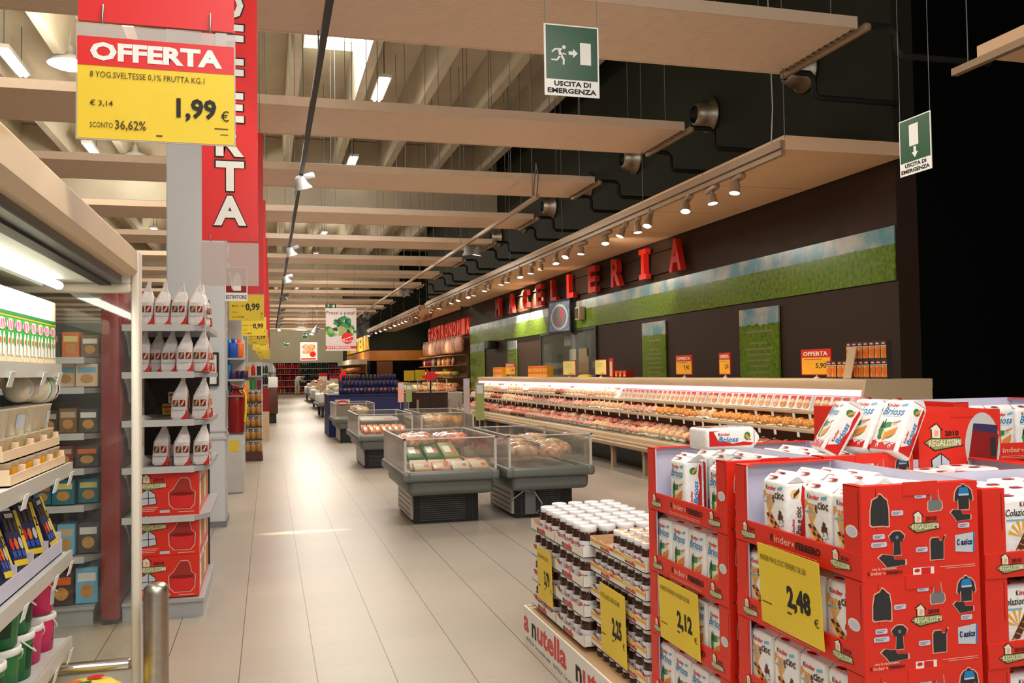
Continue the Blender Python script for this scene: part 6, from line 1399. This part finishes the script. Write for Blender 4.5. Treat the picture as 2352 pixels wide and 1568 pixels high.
for i in range(14):
    o = MB().blob((0, 0, 0), .08, .07, .04, random.choice(('roast', 'orange', 'chicken')), 8, 5, .2).build('fried_snack', at=(3.75 + (i % 5) * .15, 22.72 + (i // 5) * .18, 1.13)); tag(o, 'orange fried snack on the brown serving counter, row %s, %s along' % (nth(i // 5), nth(i % 5)), 'food', 'fried snacks')
t = thing('deli_case', 'long low glass deli case in front of the delicatessen shelves', 'counter', (5.6, 30, 0)); MB().rbox(4.6, 27.5, .0, 5.9, 33, .9, 'freezerlight', .04).build('body', t); MB().box(4.6, 27.5, .9, 4.62, 33, 1.25, 'glass').build('front_glass', t); MB().box(4.62, 27.5, .9, 5.9, 33, .95, 'white').build('deck', t)
for i in range(22):
    o = MB().blob((0, 0, 0), .16, .16, .1, random.choice(('ham', 'roast', 'cheese', 'pork', 'bread')), 9, 6, .2).build('deli_food', at=(4.85 + (i % 3) * .38, 27.8 + (i // 3) * .65, 1.04)); tag(o, 'heap of deli food in the low glass case, row %s, %s across' % (nth(i // 3), nth(i % 3)), 'food', 'deli food')
t = thing('deli_shelf', 'delicatessen wall shelving with bottles and breads under the red letters', 'shelving', (7.2, 37, 0)); 
for z in (.95, 1.4, 1.85, 2.25): MB().box(6.8, 33.6, z - .03, 7.48, 41.5, z, 'wood').build('shelf', t)
MB().box(7.4, 33.6, .3, 7.49, 41.5, 2.25, 'boxbrown').build('back_panel', t); MB().box(6.75, 33.5, .3, 7.4, 41.5, .9, 'boxdark').build('cabinet', t)
for z, nm in ((.95, 'lowest'), (1.4, 'middle'), (1.85, 'upper')):
    for i in range(22):
        y = 33.8 + i * .34
        if nm == 'upper':
            o = MB().lathe([(0, 0), (.06, 0), (.06, .2), (.02, .27), (.02, .33), (0, .33)], random.choice(('orange', 'brownc', 'cheese', 'darkred')), 8, (6.95, y, z)).build('bottle', loc=(6.95, y, z)); tag(o, 'bottle on the upper delicatessen shelf, %s from the near end' % nth(i), 'bottle', 'bottles on the delicatessen shelf')
        else:
            o = MB().blob((0, 0, 0), .16, .17, .1, random.choice(('bread', 'cheese', 'roast', 'red', 'olive')), 8, 6, .2).build('bread_loaf', at=(6.98, y, z + .115)); tag(o, 'loaf on the %s delicatessen shelf, %s from the near end' % (nm, nth(i)), 'bread', 'loaves on the delicatessen shelves')
t = thing('ham_rail', 'rail under the delicatessen letters from which the hams hang', 'rail', (7.2, 37, 3)); MB().tube([(7.2, 33.5, 3.0), (7.2, 42.4, 3.0)], .02, 'steel', 6).build('bar', t); 
for y in (33.8, 38, 42): MB().tube([(7.2, y, 3.0), (7.49, y, 3.0)], .015, 'steel', 6).build('bracket', t)
for i in range(26):
    o = MB().lathe([(0, 0), (.09, -.06 + .03), (.13, -.3), (.1, -.52), (.04, -.62), (0, -.64)], ('ham', 'pork', 'peach')[i % 3], 8, (7.2, 33.7 + i * .33, 2.98)).build('hanging_ham', loc=(7.2, 33.7 + i * .33, 2.98)); tag(o, 'ham hanging from the delicatessen rail, %s from the near end' % nth(i), 'ham', 'hanging hams')
for i, (x, z) in enumerate(((5.3, 1.25), (5.75, 1.27), (6.9, 1.3))):
    t = thing('yellow_notice', 'yellow notice hanging in the delicatessen, %s from the aisle' % nth(i), 'sign', (x, 36, z)); MB().box(x, 36, z, x + .42, 36.02, z + .42, 'yellow').build('sheet', t); MB().tube([(x + .2, 36.01, 0), (x + .2, 36.01, z)], .015, 'steel', 6).build('stand', t)
# bakery shelf at the edge of the orange band
t = thing('bread_shelf', 'bakery shelving with lit top and rows of loaves', 'shelving', (5.3, 56, 0)); MB().box(4.9, 55, 0, 5.85, 66, .7, 'boxdark').build('cabinet', t); MB().box(4.9, 55, 2.15, 5.85, 66, 2.45, 'cream').build('top_fascia', t); MB().box(5.75, 55, .7, 5.85, 66, 2.15, 'wood').build('back_panel', t)
for z in (1.0, 1.35, 1.7): MB().box(4.9, 55, z - .03, 5.7, 66, z, 'wood').build('shelf', t)
for z, nm in ((1.0, 'lower'), (1.35, 'middle'), (1.7, 'upper')):
    for i in range(14):
        o = MB().blob((0, 0, 0), .3, .3, .13, random.choice(('bread', 'roast', 'bread', 'cake')), 9, 6, .18).build('bread_loaf', at=(5.25, 55.4 + i * .72, z + .135)); tag(o, 'loaf on the %s bakery shelf, %s from the near end' % (nm, nth(i)), 'bread', 'loaves on the bakery shelves')
spot((4.4, 57, 3.6), (5.3, 59, 1.4), 500, 100); spot((7.5, 51, 3.6), (7.5, 54, 2.2), 160, 90)
for y in (37, 46): spot((2.6, y - 2, 4.4), (2.7, y - 1, .8), 420, 80)  # added fill spots that brighten the far white counters
spot((2.8, 56, 4.4), (2.9, 55, .8), 420, 80); point((2.5, 71, 4.6), 260)  # added fill: spot for the last counter, point for the bottle wall
# wine and drinks wall at the very back
t = thing('bottle_shelf', 'long shelving wall of red drinks at the very back of the hall', 'shelving', (3, 75.6, 0)); MB().box(-.6, 76.1, 0, 7.0, 76.2, 2.62, 'boxdark').build('back_panel', t)
LZ = [.12, .62, 1.12, 1.62, 2.1]
for z in LZ: MB().box(-.6, 75.4, z - .05, 7.0, 76.1, z, 'shelfgrey').build('shelf', t)
MB().box(-.6, 75.4, 2.55, 7.0, 76.1, 2.62, 'lightgrey').build('top_trim', t)
BO = {}
for m, lidm in (('red', 'darkred'), ('printred', 'white'), ('darkred', 'black'), ('amber', 'red'), ('brightgreen', 'white'), ('boxdark', 'white'), ('purple', 'black'), ('darkgreen', 'black')):
    o = MB().lathe([(0, 0), (.055, 0), (.06, .02), (.06, .24), (.03, .32), (.03, .38), (0, .38)], m, 7, mats=[m, m, m, m, lidm, lidm]).build('drink_bottle'); tag(o, 'x', 'bottle', 'bottles on the back wall'); BO[m] = o
for r, z in enumerate(LZ):
    for i in range(50):
        u = i / 50
        m = random.choice((('red', 'printred', 'darkred') if .1 < u < .42 else ('amber', 'brightgreen', 'amber') if u < .1 else ('boxdark', 'boxdark', 'darkgreen') if u < .72 else ('darkred', 'purple', 'red')) if r > 0 else ('red', 'printred', 'darkred', 'purple', 'amber'))
        put(BO[m], (-.5 + i * .148, 75.55, z + .002), 0, 'drink bottle on the back wall, tier %s from the floor, %s from its aisle end' % (nth(r), nth(i)))
# ================================================================== SHOPPER bending over the far counter
t = thing('person', 'person in pale clothes bending over the far counter, back to the camera', 'person', (2.15, 71, 0))
bm = bmesh.new(); ly = bm.verts.layers.skin.verify() if bm.verts.layers.skin else bm.verts.layers.skin.new()
J = [(2.15, 71, .95, .19), (2.13, 71, 1.1, .19), (2.22, 71.12, 1.3, .2), (2.38, 71.25, 1.4, .17), (2.55, 71.35, 1.38, .07), (2.66, 71.42, 1.35, .1),
     (2.06, 71, .85, .12), (2.05, 70.98, .48, .085), (2.06, 71.02, .1, .06), (2.06, 70.88, .05, .05), (2.25, 71, .85, .12), (2.28, 71, .48, .085), (2.28, 71.05, .1, .06), (2.3, 70.92, .05, .05),
     (2.28, 71.0, 1.36, .08), (2.42, 70.9, 1.12, .055), (2.6, 71.1, .98, .045), (2.5, 71.45, 1.3, .08), (2.66, 71.45, 1.08, .055), (2.8, 71.4, .96, .045)]
E2 = [(0, 1), (1, 2), (2, 3), (3, 4), (4, 5), (0, 6), (6, 7), (7, 8), (8, 9), (0, 10), (10, 11), (11, 12), (12, 13), (3, 14), (14, 15), (15, 16), (3, 17), (17, 18), (18, 19)]
vs = [bm.verts.new(j[:3]) for j in J]
for v, j in zip(vs, J): v[ly].radius = (j[3], j[3])
vs[0][ly].use_root = True
for a, c in E2: bm.edges.new((vs[a], vs[c]))
me = bpy.data.meshes.new('body'); bm.to_mesh(me); bm.free(); me.materials.append(MATS['cloth'])
o = bpy.data.objects.new('body', me); COL.objects.link(o); o.parent = t; o.location = -Vector(t.location)
o.modifiers.new('skin', 'SKIN'); o.modifiers.new('sub', 'SUBSURF').levels = 1; o.modifiers['sub'].render_levels = 1
MB().blob((2.68, 71.43, 1.4), .1, .11, .1, 'hair', 10, 7, .05).build('hair', t)
for x in (2.06, 2.29): MB().rbox(x - .06, 70.8, 0, x + .06, 71.1, .1, 'darkred', .03).build('shoe', t)
